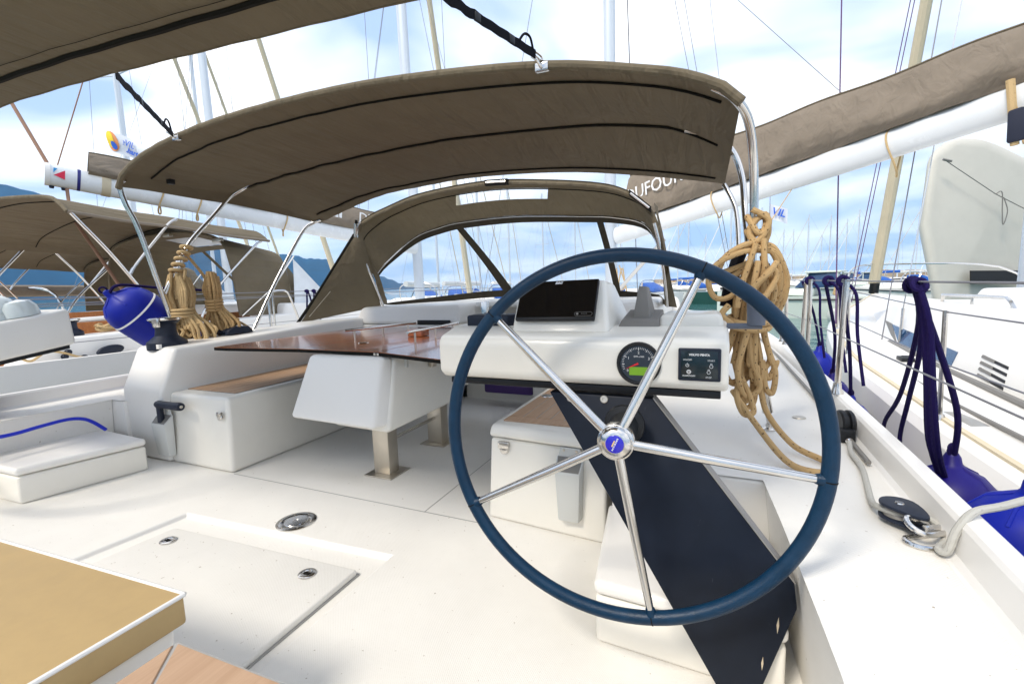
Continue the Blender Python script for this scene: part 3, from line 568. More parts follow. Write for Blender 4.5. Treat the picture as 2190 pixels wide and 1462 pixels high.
B().lathe((-3.50, 1.25, 1.02), (0, -.2, 1), [(.075, 0), (.072, .05), (.05, .08), (.004, .09)], 24).build('dome_shoulder', domem, Pp)

# ------------------------------------------------------------ cockpit table
T = thing('cockpit_table', 'varnished mahogany folding cockpit table on white box and two steel legs', 'table', (-1.9, 2.4, 0))
zt = .757
def leaf(pts): 
    o = B().prism([(*p, zt-.020) for p in pts], (0, 0, .018)).build('table_leaf', binding, T, bevel=.002, seg=1)
    c = Vector((sum(p[0] for p in pts)/len(pts), sum(p[1] for p in pts)/len(pts)))
    B().prism([(*(Vector(p)+(c-Vector(p)).normalized()*.003), zt-.0025) for p in pts], (0, 0, .004)).build('veneer', mahog, o)
    return o
leaf([(-3.03, 1.975), (-2.90, 1.972), (-2.325, 2.03), (-2.325, 3.45), (-2.95, 3.45), (-3.02, 3.38)])
leaf([(-2.319, 2.03), (-1.712, 2.017), (-1.712, 3.45), (-2.319, 3.45)])
leaf([(-1.706, 2.015), (-1.18, 1.86), (-1.08, 1.93), (-1.08, 3.40), (-1.14, 3.45), (-1.706, 3.45)])
for x in (-1.722, -1.700): B().box(x-.007, x+.007, 2.008, 2.016, zt-.018, zt-.004).build('hinge', steel, T)
B().hexa([(-2.27, 1.875, .372), (-1.655, 1.875, .358), (-1.60, 1.99, .36), (-2.17, 1.99, .37), (-2.19, 1.985, .734), (-1.66, 1.985, .734), (-1.63, 2.05, .734), (-2.15, 2.05, .734)]).build('ice_box', gel, T, bevel=.022, seg=4)
B().hexa([(-2.02, 1.96, .325), (-1.60, 1.935, .325), (-1.585, 2.74, .34), (-2.0, 2.74, .34), (-2.1, 2.051, .734), (-1.615, 2.051, .734), (-1.60, 2.80, .734), (-2.1, 2.80, .734)]).build('table_box', gelw, T, bevel=.025, seg=3)
B().hexa([(-2.0, 2.76, .40), (-1.60, 2.76, .40), (-1.58, 3.25, .42), (-2.0, 3.25, .42), (-2.05, 2.82, .734), (-1.64, 2.82, .734), (-1.62, 3.3, .734), (-2.05, 3.3, .734)]).build('table_box', gelw, T, bevel=.03, seg=3)
B().box(-1.598, -1.575, 2.35, 2.40, .62, .66).build('latch', satin, T, bevel=.003); B().box(-1.61, -1.59, 2.12, 2.135, .66, .72).box(-1.61, -1.595, 2.12, 2.6, .715, .724).build('leaf_support', gelg, T)
for y_ in (2.145, 2.72):
    l = B().box(-1.862, -1.745, y_-.045, y_+.045, .006, .36).build('leg', satin, T, bevel=.006, seg=2)
    B().box(-1.90, -1.70, y_-.095, y_+.095, 0.001, .007).build('base_plate', satin, l, bevel=.002, seg=1)
B().tube([(-1.80, 2.18, .19), (-1.80, 2.68, .19)], .012, 10).build('cross_bar', steel, T)
for x0, y0, x1, y1 in ((-2.32, 2.42, -2.19, 3.06), (-1.752, 2.36, -1.80, 3.06)):
    r = B().tube([(x0, y0, zt+.072), (x1, y1, zt+.072)], .0095, 10).build('rail', steel, T)
    for t in (.12, .5, .88): B().tube([(x0+(x1-x0)*t, y0+(y1-y0)*t, zt), (x0+(x1-x0)*t, y0+(y1-y0)*t, zt+.07)], .007, 8).build('rail_post', satin, r)
B().box(-2.02, -1.90, 2.72, 2.82, zt+.003, zt+.05).build('bottle_holder', mahog, T, bevel=.006); B().lathe((-2.1, 2.35, zt+.0015), (0, 0, 1), [(.035, 0), (.03, .004)], 20).build('flush_ring', steel, T)

# ------------------------------------------------------------ bimini over the cockpit
aft = smoothtab([(-3.75, 1.86), (-3.70, 1.93), (-3.449, 2.026), (-3.046, 2.095), (-2.528, 2.129), (-1.824, 2.126), (-1.258, 2.086), (-.666, 2.01), (-.223, 1.902), (-.059, 1.837), (.03, 1.785), (.075, 1.735)], 5)
fwd = smoothtab([(-3.66, 1.79), (-3.565, 1.821), (-2.926, 1.973), (-2.4, 2.012), (-1.816, 2.023), (-.997, 1.96), (-.223, 1.817), (.05, 1.753)], 5)
midt = smoothtab([(-3.72, 1.86), (-3.60, 1.985), (-2.681, 2.062), (-1.9, 2.082), (-1.48, 2.075), (-.71, 2.022), (-.319, 1.956), (-.174, 1.907), (.02, 1.80), (.07, 1.74)], 5)
def bim(u, v):
    xa = -3.75+3.825*u; y = 1.91+1.69*v; x = xa*(1-v)+(-3.66+3.71*u)*v
    za, zm, zf = interp(aft, xa), interp(midt, -3.72+3.79*u), interp(fwd, -3.66+3.71*u)
    z = za*(1-v*2)+zm*v*2 if v < .5 else zm*(2-2*v)+zf*(2*v-1)
    sag = -.016*abs(sin(2*pi*v))*sin(pi*u)**.5
    wr = .006*sin(u*62+v*7+2*sin(v*5))*max(0, 1-u*1.6)*sin(pi*v)**.3+.0035*sin(u*131-v*6+3*sin(u*9))*max(0, .62-u)+.003*sin(u*40-v*8)*max(0, u-.75)*3
    return Vector((x, y, z+sag+wr))
BM = thing('bimini', 'taupe canvas bimini stretched on steel hoops above the table', 'bimini', (CX, 2.7, .7))
cn = B().sheet(bim, 150, 30, .005).build('canopy', taupe, BM, sharp=60)
B().tube([bim(k/60, 0)-Vector((0, -.004, .016)) for k in range(61)], .019, 10).build('edge_pocket', taupe, BM)
for v in (.105, .50, .91):
    B().tube([bim(k/60, v)-Vector((0, 0, .012)) for k in range(1 if v < .2 else 2, 60)], .0055, 6).build('seam_binding', binding, cn)
    if v > .2: B().sheet(lambda u, q, v=v: bim(.03+.94*u, v+.012+.045*q)-Vector((0, 0, .011)), 60, 2, .002).build('hoop_sleeve', taupe, cn)
for x in (.03, .045): pass
HT = .0145
def hoop(pts, r=HT, k=8): return B().tube(catmull(pts, k), r, 12).build('hoop_tube', steel, BM)
# starboard legs
hoop([(-.02, 1.93, 1.80), (.05, 1.98, 1.765), (.105, 2.10, 1.715), (.135, 2.22, 1.60), (.148, 2.28, 1.40), (.150, 2.30, 1.1), (.17, 2.32, .8), (.232, 2.36, .50)], .0175)
hoop([(-.16, 2.75, 1.90), (-.02, 2.75, 1.84), (.07, 2.75, 1.755), (.118, 2.74, 1.62), (.135, 2.68, 1.42), (.145, 2.5, 1.25)], .016)
hoop([(.045, 3.55, 1.735), (.095, 3.5, 1.63), (.122, 3.44, 1.52), (.135, 3.3, 1.30), (.15, 2.95, .8), (.160, 2.87, .47)], .015)
for x, y in ((.245, 2.37), (.160, 2.87)):
    f = B().tube([(x-.012, y-.005, .50), (x+.006, y+.002, .405)], .012, 10).lathe((x, y, .401), (0, 0, 1), [(.03, 0), (.03, .006), (.016, .012), (.014, .03)], 14).build('foot_socket', steel, BM)
B().tube([(.205, 2.345, .64), (.236, 2.362, .485)], .022, 12).build('foot_sleeve', steel, BM)
# port legs
hoop([(-3.70, 1.93, 1.90), (-3.75, 1.925, 1.86), (-3.755, 1.95, 1.74), (-3.75, 2.013, 1.548), (-3.75, 2.146, .94), (-3.74, 2.2, .74)], .0165)
hoop([(-3.55, 2.76, 2.0), (-3.63, 2.75, 1.97), (-3.70, 2.68, 1.90), (-3.73, 2.55, 1.74), (-3.75, 2.345, 1.506), (-3.75, 2.22, 1.30), (-3.752, 2.13, 1.12)], .0165)
hoop([(-3.60, 3.55, 1.81), (-3.68, 3.52, 1.78), (-3.73, 3.42, 1.68), (-3.75, 3.1, 1.22), (-3.74, 2.80, .77)], .0165)
B().tube([(-3.745, 2.26, 1.38), (-3.75, 2.20, 1.24)], .023, 12).build('tube_joint', steel, BM)
for q in ((-3.05, 2.095), (-.666, 2.012)):
    B().box(q[0]-.028, q[0]+.028, 1.893, 1.915, q[1]-.045, q[1]-.012).tube([(q[0], 1.89, q[1]-.035), (q[0]-.01, 1.87, q[1]-.012), (q[0]-.03, 1.86, q[1]+.004)], .006, 8).build('strap_clip', steel, BM, bevel=.003)
B().box(-3.62, -3.58, 2.15, 2.19, 1.90, 1.935).build('clip', blackp, BM, bevel=.004)

# awning over the helm, and straps
AW = thing('awning', 'taupe canvas awning overhead aft with dark bound seam', 'awning', (-1.9, .4, 1.9))
def aw(u, v):
    x = -3.75+3.65*u; yf = interp([(-3.75, 1.17), (-3.185, 1.175), (-2.36, 1.237), (-.99, 1.383), (-.1, 1.46)], x)
    z = 2.05-.03*(2*u-1)**6*3+.004*sin(u*70)*(1-v)*.4; return Vector((x, yf-v*1.0, z+.03*sin(v*pi)-.02*(abs(2*u-1)**8)))
ac = B().sheet(aw, 60, 20, .006).build('canopy', taupe, AW, sharp=60)
def awseam(x): return aw((x+3.75)/3.65, interp([(-3.7, .15), (-2.84, .137), (-1.32, .158), (-.2, .17)], x))
B().tube([awseam(-3.7+k*.06)-Vector((0, 0, .010)) for k in range(58)], .0105, 6, flat=1.2).build('seam_binding', binding, ac)
B().tube([aw(k/50, .20)-Vector((0, .0, .012)) for k in range(51)], .0012, 5).build('stitching', binding, ac)
B().tube([aw(k/50, 0)-Vector((0, .004, .004)) for k in range(51)], .005, 8).build('hem', taupe, ac)
for y_ in (-.7,): B().tube(catmull([(-4.0, -.5, .42), (-3.95, -.2, 1.5), (-3.7, .22, 2.0), (-1.9, .33, 2.05), (-.2, .36, 2.0), (.2, -.2, 1.5), (.35, -.5, .42)], 8), .016, 10).build('hoop_tube', steel, AW)
def strap(label, p, q, wd=.017):
    S = thing('webbing_strap', label, 'strap', Vector(q)); p, q = Vector(p), Vector(q); d = (q-p).normalized(); sd_ = d.cross(Vector((0, 0, 1))).normalized(); up = sd_.cross(d)
    pts = [p+(q-p)*(k/24)+up*(.004*sin(k*1.7)*(1 if k < 9 else .35)) for k in range(25)]
    b = B()
    for side in (1,):
        for a, c in zip(pts, pts[1:]): b.hexa([a-up*wd-sd_*.0022, c-up*wd-sd_*.0022, c-up*wd+sd_*.0022, a-up*wd+sd_*.0022, a+up*wd-sd_*.0022, c+up*wd-sd_*.0022, c+up*wd+sd_*.0022, a+up*wd+sd_*.0022])
    b.build('webbing', black, S)
    for t in (.36, .72): c = p+(q-p)*t; B().hexa([c+d*i*.014+up*j*.016+sd_*k*.005 for k, i, j in ((-1, -1, -1), (-1, 1, -1), (1, 1, -1), (1, -1, -1), (-1, -1, 1), (-1, 1, 1), (1, 1, 1), (1, -1, 1))]).build('buckle', blackp, S, bevel=.003)
    B().tube(catmull([p+(q-p)*.80+up*.010, p+(q-p)*.86+up*.05, p+(q-p)*.93+up*.052, p+(q-p)*.97+up*.012], 6), .005, 6).build('strap_tail', black, S)
    B().tube(catmull([q+up*.01, q+d*.03+up*.008, q+d*.045, q+d*.03-up*.01, q-up*.006], 5), .004, 6).build('snap_hook', steel, S)
    return S
strap('black webbing strap from awning to the bimini corner with flag behind', (-2.36, 1.25, 2.045), (-3.03, 1.87, 2.075))
strap('black webbing strap from awning to the middle of the bimini edge', (-.845, 1.40, 2.055), (-.68, 1.865, 2.02))
# ------------------------------------------------------------ sprayhood
SH = thing('sprayhood', 'taupe canvas sprayhood with clear windows over the companionway', 'sprayhood', (CX, 4.6, .8))
ah = catmull([(-3.45, 4.23, .91), (-3.50, 4.10, 1.28), (-3.56, 4.03, 1.56), (-3.55, 4.0, 1.78), (-3.40, 4.0, 1.88), (-3.12, 4.0, 1.963), (-2.71, 4.0, 2.05), (-2.02, 4.0, 2.085), (-1.5, 4.0, 2.04), (-.92, 4.0, 1.945), (-.65, 4.0, 1.84), (-.50, 4.0, 1.70), (-.43, 4.02, 1.50), (-.37, 4.08, 1.15), (-.35, 4.15, .89)], 6)
wb = catmull([(-3.47, 4.22, 1.05), (-3.48, 4.18, 1.27), (-3.33, 4.33, 1.50), (-3.14, 4.5, 1.70), (-2.90, 4.6, 1.79), (-2.64, 4.65, 1.835), (-2.0, 4.7, 1.85), (-1.27, 4.7, 1.79), (-.9, 4.6, 1.735), (-.60, 4.45, 1.63), (-.47, 4.32, 1.42), (-.40, 4.25, 1.1)], 6)
wbot = catmull([(-3.45, 4.26, .93), (-3.42, 4.45, .92), (-3.25, 4.85, .92), (-2.9, 5.3, .945), (-2.64, 5.48, .958), (-2.0, 5.6, .965), (-1.36, 5.5, .95), (-.9, 5.25, .92), (-.55, 4.95, .895), (-.44, 4.6, .88), (-.40, 4.3, .88)], 6)
def samp(c, u): f = u*(len(c)-1); i = min(int(f), len(c)-2); return c[i]+(c[i+1]-c[i])*(f-i)
def roof(u, v): return samp(ah[14:78], u)*(1-v)+samp(wb[4:], u)*v+Vector((0, 0, .035*sin(pi*v)*sin(pi*u)))
rc = B()
U, V = 64, 10
def inwin(u, v): return .40 < u < .57 and .29 < v < .61
for j in range(V):
    for i in range(U):
        um, vm = (i+.5)/U, (j+.5)/V
        if inwin(um, vm): continue
        rc.quad(roof(i/U, j/V), roof((i+1)/U, j/V), roof((i+1)/U, (j+1)/V), roof(i/U, (j+1)/V))
bm_ = rc.build('hood_roof', taupe, SH, sharp=180)
B().grid(lambda u, v: roof(.39+.19*u, .25+.4*v)+Vector((0, 0, .004)), 16, 6).build('roof_window', clear, SH)
def scr(u, v):
    p = samp(wb, u)*(1-v)+samp(wbot, u)*v; return p+Vector((0, .05*sin(pi*v), 0))
darkcan = canvas('dark_brown_canvas', (.045, .037, .026))
def band(name, u0, u1, v0, v1, m=taupe, nu=40, nv=3, off=0.): return B().grid(lambda u, v: scr(u0+(u1-u0)*u, v0+(v1-v0)*v)+Vector((0, off, 0)), nu, nv).build(name, m, SH, sharp=180)
band('window_band', 0, 1, 0, .075, darkcan); band('window_band', 0, 1, .90, 1.0, darkcan)
for u0, u1 in ((0, .03), (.428, .449), (.668, .687), (.965, 1)): band('window_mullion', u0, u1, .075, .90, darkcan, 3, 10, -.004)
for u0, u1 in ((.03, .425), (.452, .665), (.69, .965)): band('window_pane', u0, u1, .075, .90, clear, 24, 10)
B().tube([p-Vector((0, 0, .012)) for p in wb], .008, 8).build('window_bow', steel, SH)
B().tube([p+Vector((0, .015, -.03)) for p in ah[14:78]], .022, 8, flat=.8).build('hood_roll', taupe, SH)
B().tube([p+Vector((.012, -.01, -.01)) for p in ah[:22]], .0135, 10).build('main_bow', steel, SH)
B().tube([p+Vector((-.012, -.01, -.01)) for p in ah[70:]], .0135, 10).build('main_bow', steel, SH)
for u in (.20, .52, .745):
    c = samp(ah, u); d = (samp(ah, u+.02)-samp(ah, u-.02)).normalized()
    g = B().tube([c-d*.10+Vector((0, -.03, -.03)), c+d*.10+Vector((0, -.03, -.03))], .013, 8).build('grab_bar', steel, SH)
    B().hexa([c+d*i*.115+Vector((0, -.012+.02*k, -.055+.05*j)) for k, i, j in ((-1, -1, 0), (-1, 1, 0), (1, 1, 0), (1, -1, 0), (-1, -1, 1), (-1, 1, 1), (1, 1, 1), (1, -1, 1))]).build('grab_flap', binding, SH)
B().tube([roof(.04+.92*k/50, .28)-Vector((0, 0, .012)) for k in range(51)], .005, 6).build('seam_binding', binding, SH)
def wing(pts, nm='side_panel'):
    a, b, c, d = [Vector(p) for p in pts]
    return B().grid(lambda u, v: (a*(1-u)+b*u)*(1-v)+(d*(1-u)+c*u)*v+Vector((.03*sin(pi*v)*sin(pi*u), 0, 0)), 8, 12).build(nm, taupe, SH, sharp=180)
wing([(-3.72, 3.30, .80), (-3.46, 4.20, .92), (-3.52, 4.04, 1.70), (-3.56, 4.0, 1.72)])
wing([(-.28, 4.02, .88), (-.40, 4.28, .88), (-.45, 4.15, 1.72), (-.47, 4.02, 1.74)])
wing([(-3.46, 4.22, .92), (-3.45, 4.30, .95), (-3.47, 4.22, 1.25), (-3.50, 4.10, 1.5)])
B().tube([(-3.735, 3.28, .80), (-3.70, 3.5, 1.05), (-3.58, 3.98, 1.70)], .016, 8).build('panel_hem', binding, SH)
B().tube([(-3.66, 3.36, .86), (-3.60, 3.60, 1.1)], .004, 6).build('zip', satin, SH)
B().tube(catmull([(-3.70, 3.30, .80), (-3.78, 3.2, .79), (-3.80, 3.0, .785), (-3.72, 2.95, .79)], 5), .006, 6).build('hood_lacing', black, SH)

# ------------------------------------------------------------ booms with sail covers
def boom(label, A, Bp, ext, h0, h1, side, t0, t1, extra=.0):
    A, Bp = Vector(A), Vector(Bp); e = (Bp-A).normalized(); up = Vector((0, 0, 1)); n = e.cross(up).normalized()
    if n.dot(-A) < 0: n = -n                     # the side turned to our cockpit
    upp = n.cross(e); upp = upp if upp.z > 0 else -upp
    A2 = A-e*ext; L = (Bp-A2).length
    b = thing('boom', label, 'boom', Bp)
    B().tube([A2, Bp], .15, 20, flat=.62).build('spar', alu, b, sharp=60)
    prof = [(.065, .10), (.115, .22), (.125, .36), (.085, .62), (.03, .93), (0, 1.0), (-.03, .93), (-.085, .62), (-.125, .36), (-.115, .22), (-.065, .10)]
    def cov(u, v):
        t = t0+(t1-t0)*v; c = A2+e*L*t; h = h0+(h1-h0)*t; f = u*(len(prof)-1); i = min(int(f), len(prof)-2); q = [prof[i][j]+(prof[i+1][j]-prof[i][j])*(f-i) for j in (0, 1)]
        wr = .030*sin(v*37+u*5)*sin(v*11+2)*sin(pi*min(1, q[1]*1.3))+.012*sin(v*90+u*17)+.02*sin(v*23-u*9)
        return c+n*(q[0]*(1.1+.5*(h-.4))+wr*(1 if q[0] > 0 else -1)*min(1, abs(q[0])*12))+upp*(.06+(h-.06)*q[1]+.012*sin(v*29)*q[1])
    cv = B().grid(cov, 30, 110).build('sail_cover', taupe2, b, sharp=180)
    B().tube([cov(.5, k/60)+upp*.004 for k in range(61)], .012, 6).build('cover_zip', taupe, cv)
    return b, A2, e, n, upp, L, cov, cv
bo1, A2, e1_, n1_, up1, L1, cov1, cv1 = boom('white boom with taupe lettered sail cover swung out over the starboard deck', (2.224, 5.46, 2.486), (-1.60, 8.40, 1.92), 1.4, .50, .95, 1, .0, .93)
def side_pt(A2, e, n, up, L, s, h, o): return A2+e*s+up*h+n*o
def cover_text(s, size, b, cv, A2, e, n, up, srev, h, o, rev):
    org = A2+e*srev+up*h+n*o; xd = e*(-1 if rev else 1); return text(s, size, org, xd, up, whitep, cv, ex=.004, bold=.0, center=True)
cover_text('DUFOUR', .29, bo1, cv1, A2, e1_, n1_, up1, L1-1.05, .52, .165, True)
def rope_loop(b, c, r1, r2, e, up, m=tanrope2, rr=.009, nm='rope_loop', tilt=.0, n=Vector((0, 0, 0))):
    return B().tube([c+n*(r1*cos(a))+up*(r2*sin(a))+e*(.03*sin(a*2)) for a in [2*pi*k/24 for k in range(24)]], rr, 7, True).build(nm, m, b)
for s, dz in ((2.18, -.10), (4.2, -.02), (1.30, -.12)):
    c = A2+e1_*s; rope_loop(bo1, c+up1*dz, .125, .24 if s < 3 else .2, e1_, up1, n=n1_)
B().tube(catmull([A2+e1_*1.33+n1_*.13-up1*x for x in (-.15, .1, .3, .38)], 4), .03, 8).build('lashed_rope', tanrope2, bo1)
bandana = mat('dark_printed_cloth', (.012, .016, .035), .8)
B().hexa([A2+e1_*(1.30+i*.07)+n1_*(.15+.03*k)-up1*(.10+j*.26) for k, i, j in ((-1, -1, 1), (-1, 1, 1), (1, 1, 1), (1, -1, 1), (-1, -.7, 0), (-1, .7, 0), (1, .7, 0), (1, -.7, 0))]).build('printed_cloth', bandana, bo1, bevel=.02)
for q, r in ((1.9, .02), (2.9, .015), (4.6, .015)): B().lathe(A2+e1_*q+up1*.145+n1_*.03, up1, [(.03, 0), (.03, .03), (.012, .04)], 10).build('fitting', gel, bo1)
mast1 = Vector((-1.72, 8.3, 9.5))
for s in (.9, 2.6, 4.0): B().tube([cov1(.5, min(1, s/L1/.93)), Vector((-.2, 8.0, 5.6)) if s > 1 else mast1], .0042, 5).build('lazy_jack', wire, bo1)
B().tube([Vector((-.2, 8.0, 5.6)), mast1], .0042, 5).build('lazy_jack', wire, bo1)
B().tube([A2+e1_*3.2-up1*.14, Vector((.1, 5.2, .98))], .006, 6).build('preventer_line', tanrope2, bo1)
bo2, A2b, e2_, n2_, up2, L2, cov2, cv2 = boom('white boom with red and blue end mark and taupe sail cover beyond the port rail', (-8.399, 3.46, 2.814), (-6.37, 9.097, 2.041), 0., .40, .62, 1, .068, .97)
cover_text('DUFOUR', .27, bo2, cv2, A2b, e2_, n2_, up2, L2*.835, .36, .165, False)
lg = A2b+e2_*(L2*.665)+up2*.38+n2_*.160
for k, (a, b_) in enumerate((((-.12, -.10), (-.02, .12)), ((.0, -.12), (.0, .13)), ((.05, .13), (.11, -.12)))):
    pts = [lg+e2_*x+up2*y_ for x, y_ in (((-.16, -.12), (-.03, -.12), (-.03, .12)), ((-.015, -.12), (.05, -.12), (.02, .13), (-.015, .12)), ((.07, -.12), (.12, -.12), (.12, .13), (.045, .13)))[k]]
    B().prism(pts, n2_*.004).build('emblem', whitep, cv2)
B().tube([A2b-e2_*.02, A2b+e2_*.03], .156, 20, flat=.64).build('end_cap', gel, bo2)
B().tube([A2b+e2_*.30, A2b+e2_*.335], .1515, 20, flat=.63).build('end_stripe', mat('navy_stripe', (.01, .012, .16), .4), bo2)
B().tube([A2b+e2_*.56, A2b+e2_*.66], .158, 20, flat=.68).build('tan_band', sailtan, bo2)
redl = mat('red_mark', (.72, .01, .06), .4); bluel = mat('sky_blue_mark', (.01, .3, .7), .4)
ec = A2b+e2_*.12+n2_*.096
B().prism([ec+e2_*x+up2*y_ for x, y_ in ((-.055, -.01), (.055, -.05), (.055, .075))], n2_*.003).build('end_mark', redl, bo2); B().prism([ec+e2_*x+up2*y_ for x, y_ in ((-.06, .02), (-.02, .085), (-.06, .085))], n2_*.003).build('end_mark', bluel, bo2)
B().tube([A2b+up2*.15, A2b+Vector((-.5, -.1, 1.1)), A2b+Vector((-2.0, -.4, 4.2))], .022, 8).build('topping_strop', mat('brown_strop', (.30, .17, .11), .8), bo2)
B().tube([A2b+e2_*.2-up2*.13, A2b+Vector((.22, .1, -.55)), A2b+Vector((.9, .4, -1.9))], .022, 8).build('mainsheet', MATS['brown_strop'], bo2)
B().tube([A2b+e2_*.1+up2*.14, A2b+Vector((.9, 1.2, 4.2))], .008, 6).build('topping_lift', MATS['brown_strop'], bo2)
for s in (1.25, 1.75, 3.1): rope_loop(bo2, A2b+e2_*s-up2*.06, .115, .21, e2_, up2, n=n2_, rr=.012)
for s in (.0, .12): B().lathe(A2b+e2_*(.05+s)-up2*.15, -up2, [(.03, 0), (.025, .03)], 8).build('sheave', navyp, bo2)

# ------------------------------------------------------------ ropes, winch, fender on the port coaming
def winch(label, c, r=.085, h=.205, group=None):
    w_ = thing('winch', label, 'winch', c, group)
    B().lathe(c, (0, 0, 1), [(r*1.28, 0), (r*1.28, h*.22), (r*1.05, h*.30), (r*.72, h*.42), (r*.66, h*.60), (r*.70, h*.78), (r*.95, h*.86), (r*.95, h*.90)], 28).build('drum', navyp, w_)
    B().lathe(Vector(c)+Vector((0, 0, h*.9)), (0, 0, 1), [(r*1.05, 0), (r*1.08, .008), (r*1.0, .016), (r*.4, .020), (r*.2, .02), (r*.18, .008)], 28).build('top_ring', steel, w_)
    B().hexa([Vector(c)+Vector(q) for q in ((r*.5, -r*1.15, h*.70), (r*.9, -r*.95, h*.70), (r*.75, -r*.7, h*.7), (r*.4, -r*.8, h*.7), (r*.5, -r*1.2, h*.98), (r*.95, -r*1.0, h*.98), (r*.75, -r*.7, h*.98), (r*.4, -r*.8, h*.98))]).build('stripper_arm', steel, w_, bevel=.004)
    B().box(c[0]+r*.55, c[0]+r*.9, c[1]-r*1.12, c[1]-r*.9, c[2]+.012, c[2]+h*.19).build('maker_plate', gel, w_)
    return w_
winch('dark blue winch with steel top on the port coaming beside rope hank', (-3.54, 1.985, .735), .094, .225)
cl = thing('rope_clutch', 'bank of black rope clutches on the port coaming', 'rope clutch', (-3.56, 2.50, .785))
for k in range(3):
    B().prism([(-3.63+k*.05, 2.40, .785), (-3.63+k*.05, 2.40, .815), (-3.63+k*.05, 2.46, .845), (-3.63+k*.05, 2.58, .842), (-3.63+k*.05, 2.62, .79)], (.044, 0, 0)).build('clutch_body', navyp, cl, bevel=.006)
def capsule(prof, c, ax, m, parent, n=28, name='body'): return B().lathe(c, ax, prof, n).build(name, m, parent)
def fender(label, top, ax, r, L, m, band=False, group=None, line=None):
    f = thing('fender', label, 'fender', top, group); top = Vector(top); ax = Vector(ax).normalized()
    pr = [(.018, -.05), (.026, -.035), (.03, -.01), (.045, .008), (r*.62, .03), (r*.86, .075), (r*.97, .13), (r, .19), (r, L-.24), (r*.95, L-.15), (r*.7, L-.06), (.04, L), (.02, L+.04)]
    capsule(pr, top, ax, m, f, 32)
    if band: B().lathe(top+ax*.175, ax, [(r*1.0, -.006), (r*1.012, 0), (r*1.015, .006)], 32).build('white_band', whitep, f)
    B().tube([top-ax*.05+ax.orthogonal().normalized()*.022*cos(a)+ax*.022*sin(a)-ax*.01 for a in [2*pi*k/12 for k in range(12)]], .007, 6, True).build('eye', purprope, f)
    for k in range(5):
        a = k*1.2; x = ax.orthogonal().normalized(); y_ = ax.cross(x); d = x*cos(a)+y_*sin(a)
        B().tube([top+ax*.0+d*.03, top+ax*.028+d*r*.58, top+ax*.075+d*r*.84], .007, 6).build('moulded_rib', m, f)
    if line: B().tube(catmull(line, 8), .010, 8).build('fender_line', purprope, f)
    return f
fender('blue fender with white ring leaning on the port rail beside rope hank', (-4.04, 1.93, 1.12), (.10, .52, -.50), .18, .95, fendb, True, None, [(-4.02, 1.91, 1.14), (-4.0, 1.97, 1.195), (-3.95, 2.2, 1.17), (-3.78, 2.45, 1.14)])
RX = Vector((cos(YAW), sin(YAW), 0)); RD = Vector((-sin(YAW), cos(YAW), 0)); UPZ = Vector((0, 0, 1))
def hank(parent, O, top, waist, bot, wt, wb_, n, r, m, seed, wraps=3, lean=0.):
    O = Vector(O); rnd = random.Random(seed); loc = lambda u, d, z: O+RX*u+RD*d+UPZ*(z-O.z)
    for k in range(n):
        a = (k+.5)/n*2-1; dd = rnd.uniform(-.045, .045); s = rnd.uniform(.85, 1.12); zb = bot+rnd.uniform(0, .10)
        u0 = a*wt*.45; u1 = a*wt*.85*s; uw = a*wt*.62; u2 = a*wb_*s+lean; du = rnd.uniform(.025, .05)
        pts = [loc(u0, dd, top+rnd.uniform(-.02, .03)), loc(u1*.85, dd, top-.07), loc(u1*1.02, dd*1.2, (top+waist)/2), loc(uw, dd*.6, waist), loc(u2, dd, (waist+bot)/2), loc(u2+du*.3, dd, zb+.04), loc(u2+du, dd+.01, zb), loc(u2+du*1.9, dd+.015, zb+.05), loc(u2+du*.8, dd+.03, (waist+bot)/2+.02), loc(uw+.01, dd*.6+.03, waist), loc(u1*.8, dd+.04, (top+waist)/2), loc(u0, dd+.03, top-.01)]
        B().tube(catmull(pts, 6), r, 8).build('rope_strand', m, parent)
    for k in range(wraps):
        z = waist+(k-1)*r*2.1
        B().tube([loc((wt*.62+r)*cos(q)+.0, (.058+r)*sin(q), z+.006*sin(q)) for q in [2*pi*j/24 for j in range(24)]], r, 8, True).build('rope_wrap', m, parent)
H1 = thing('rope_hank', 'tan rope hank tied at its waist hanging on the port bimini leg', 'rope', (-3.73, 2.24, .75))
hank(H1, (-3.73, 2.22, .75), 1.25, .975, .738, .105, .15, 19, .0120, tanrope2, 3)
for k in range(5): a = .03*k; B().tube([Vector((-3.735+.035*cos(q), 2.31-.05*k*.5+.035*sin(q), 1.47-.045*k+.01*cos(q+1))) for q in [2*pi*j/16 for j in range(16)]], .012, 7, True).build('rope_turn', tanrope2, H1)
for u in (-.02, .0, .03): B().tube(catmull([(-3.73+u, 2.26, 1.30), (-3.73+u*2, 2.22, 1.22), (-3.73-u, 2.20, 1.14), (-3.73+u, 2.2, 1.08)], 6), .0115, 7).build('rope_strand', tanrope2, H1)
H2 = thing('rope_hank', 'second tan rope hank with dark flecks hanging behind the tied one', 'rope', (-3.68, 2.42, .78))
hank(H2, (-3.66, 2.43, .78), 1.26, 1.01, .765, .06, .10, 14, .0112, tanrope, 8, 4, .03)
B().tube(catmull([(-3.735, 2.30, 1.42), (-3.70, 2.38, 1.28), (-3.68, 2.42, 1.17)], 5), .011, 7).build('rope_strand', tanrope, H2)
for k in range(3): B().tube(catmull([(-3.66+k*.02, 2.46, .95), (-3.60+k*.02, 2.52+.03*k, .86), (-3.58+k*.03, 2.55+.04*k, .80)], 5), .010, 7).build('rope_tail', tanrope, H2)
bh = catmull([(-3.72, .95, .40), (-3.72, 1.10, .345), (-3.72, 1.205, .335), (-3.72, 1.32, .345), (-3.72, 1.45, .352), (-3.72, 1.53, .335), (-3.72, 1.585, .295), (-3.71, 1.64, .23)], 8)
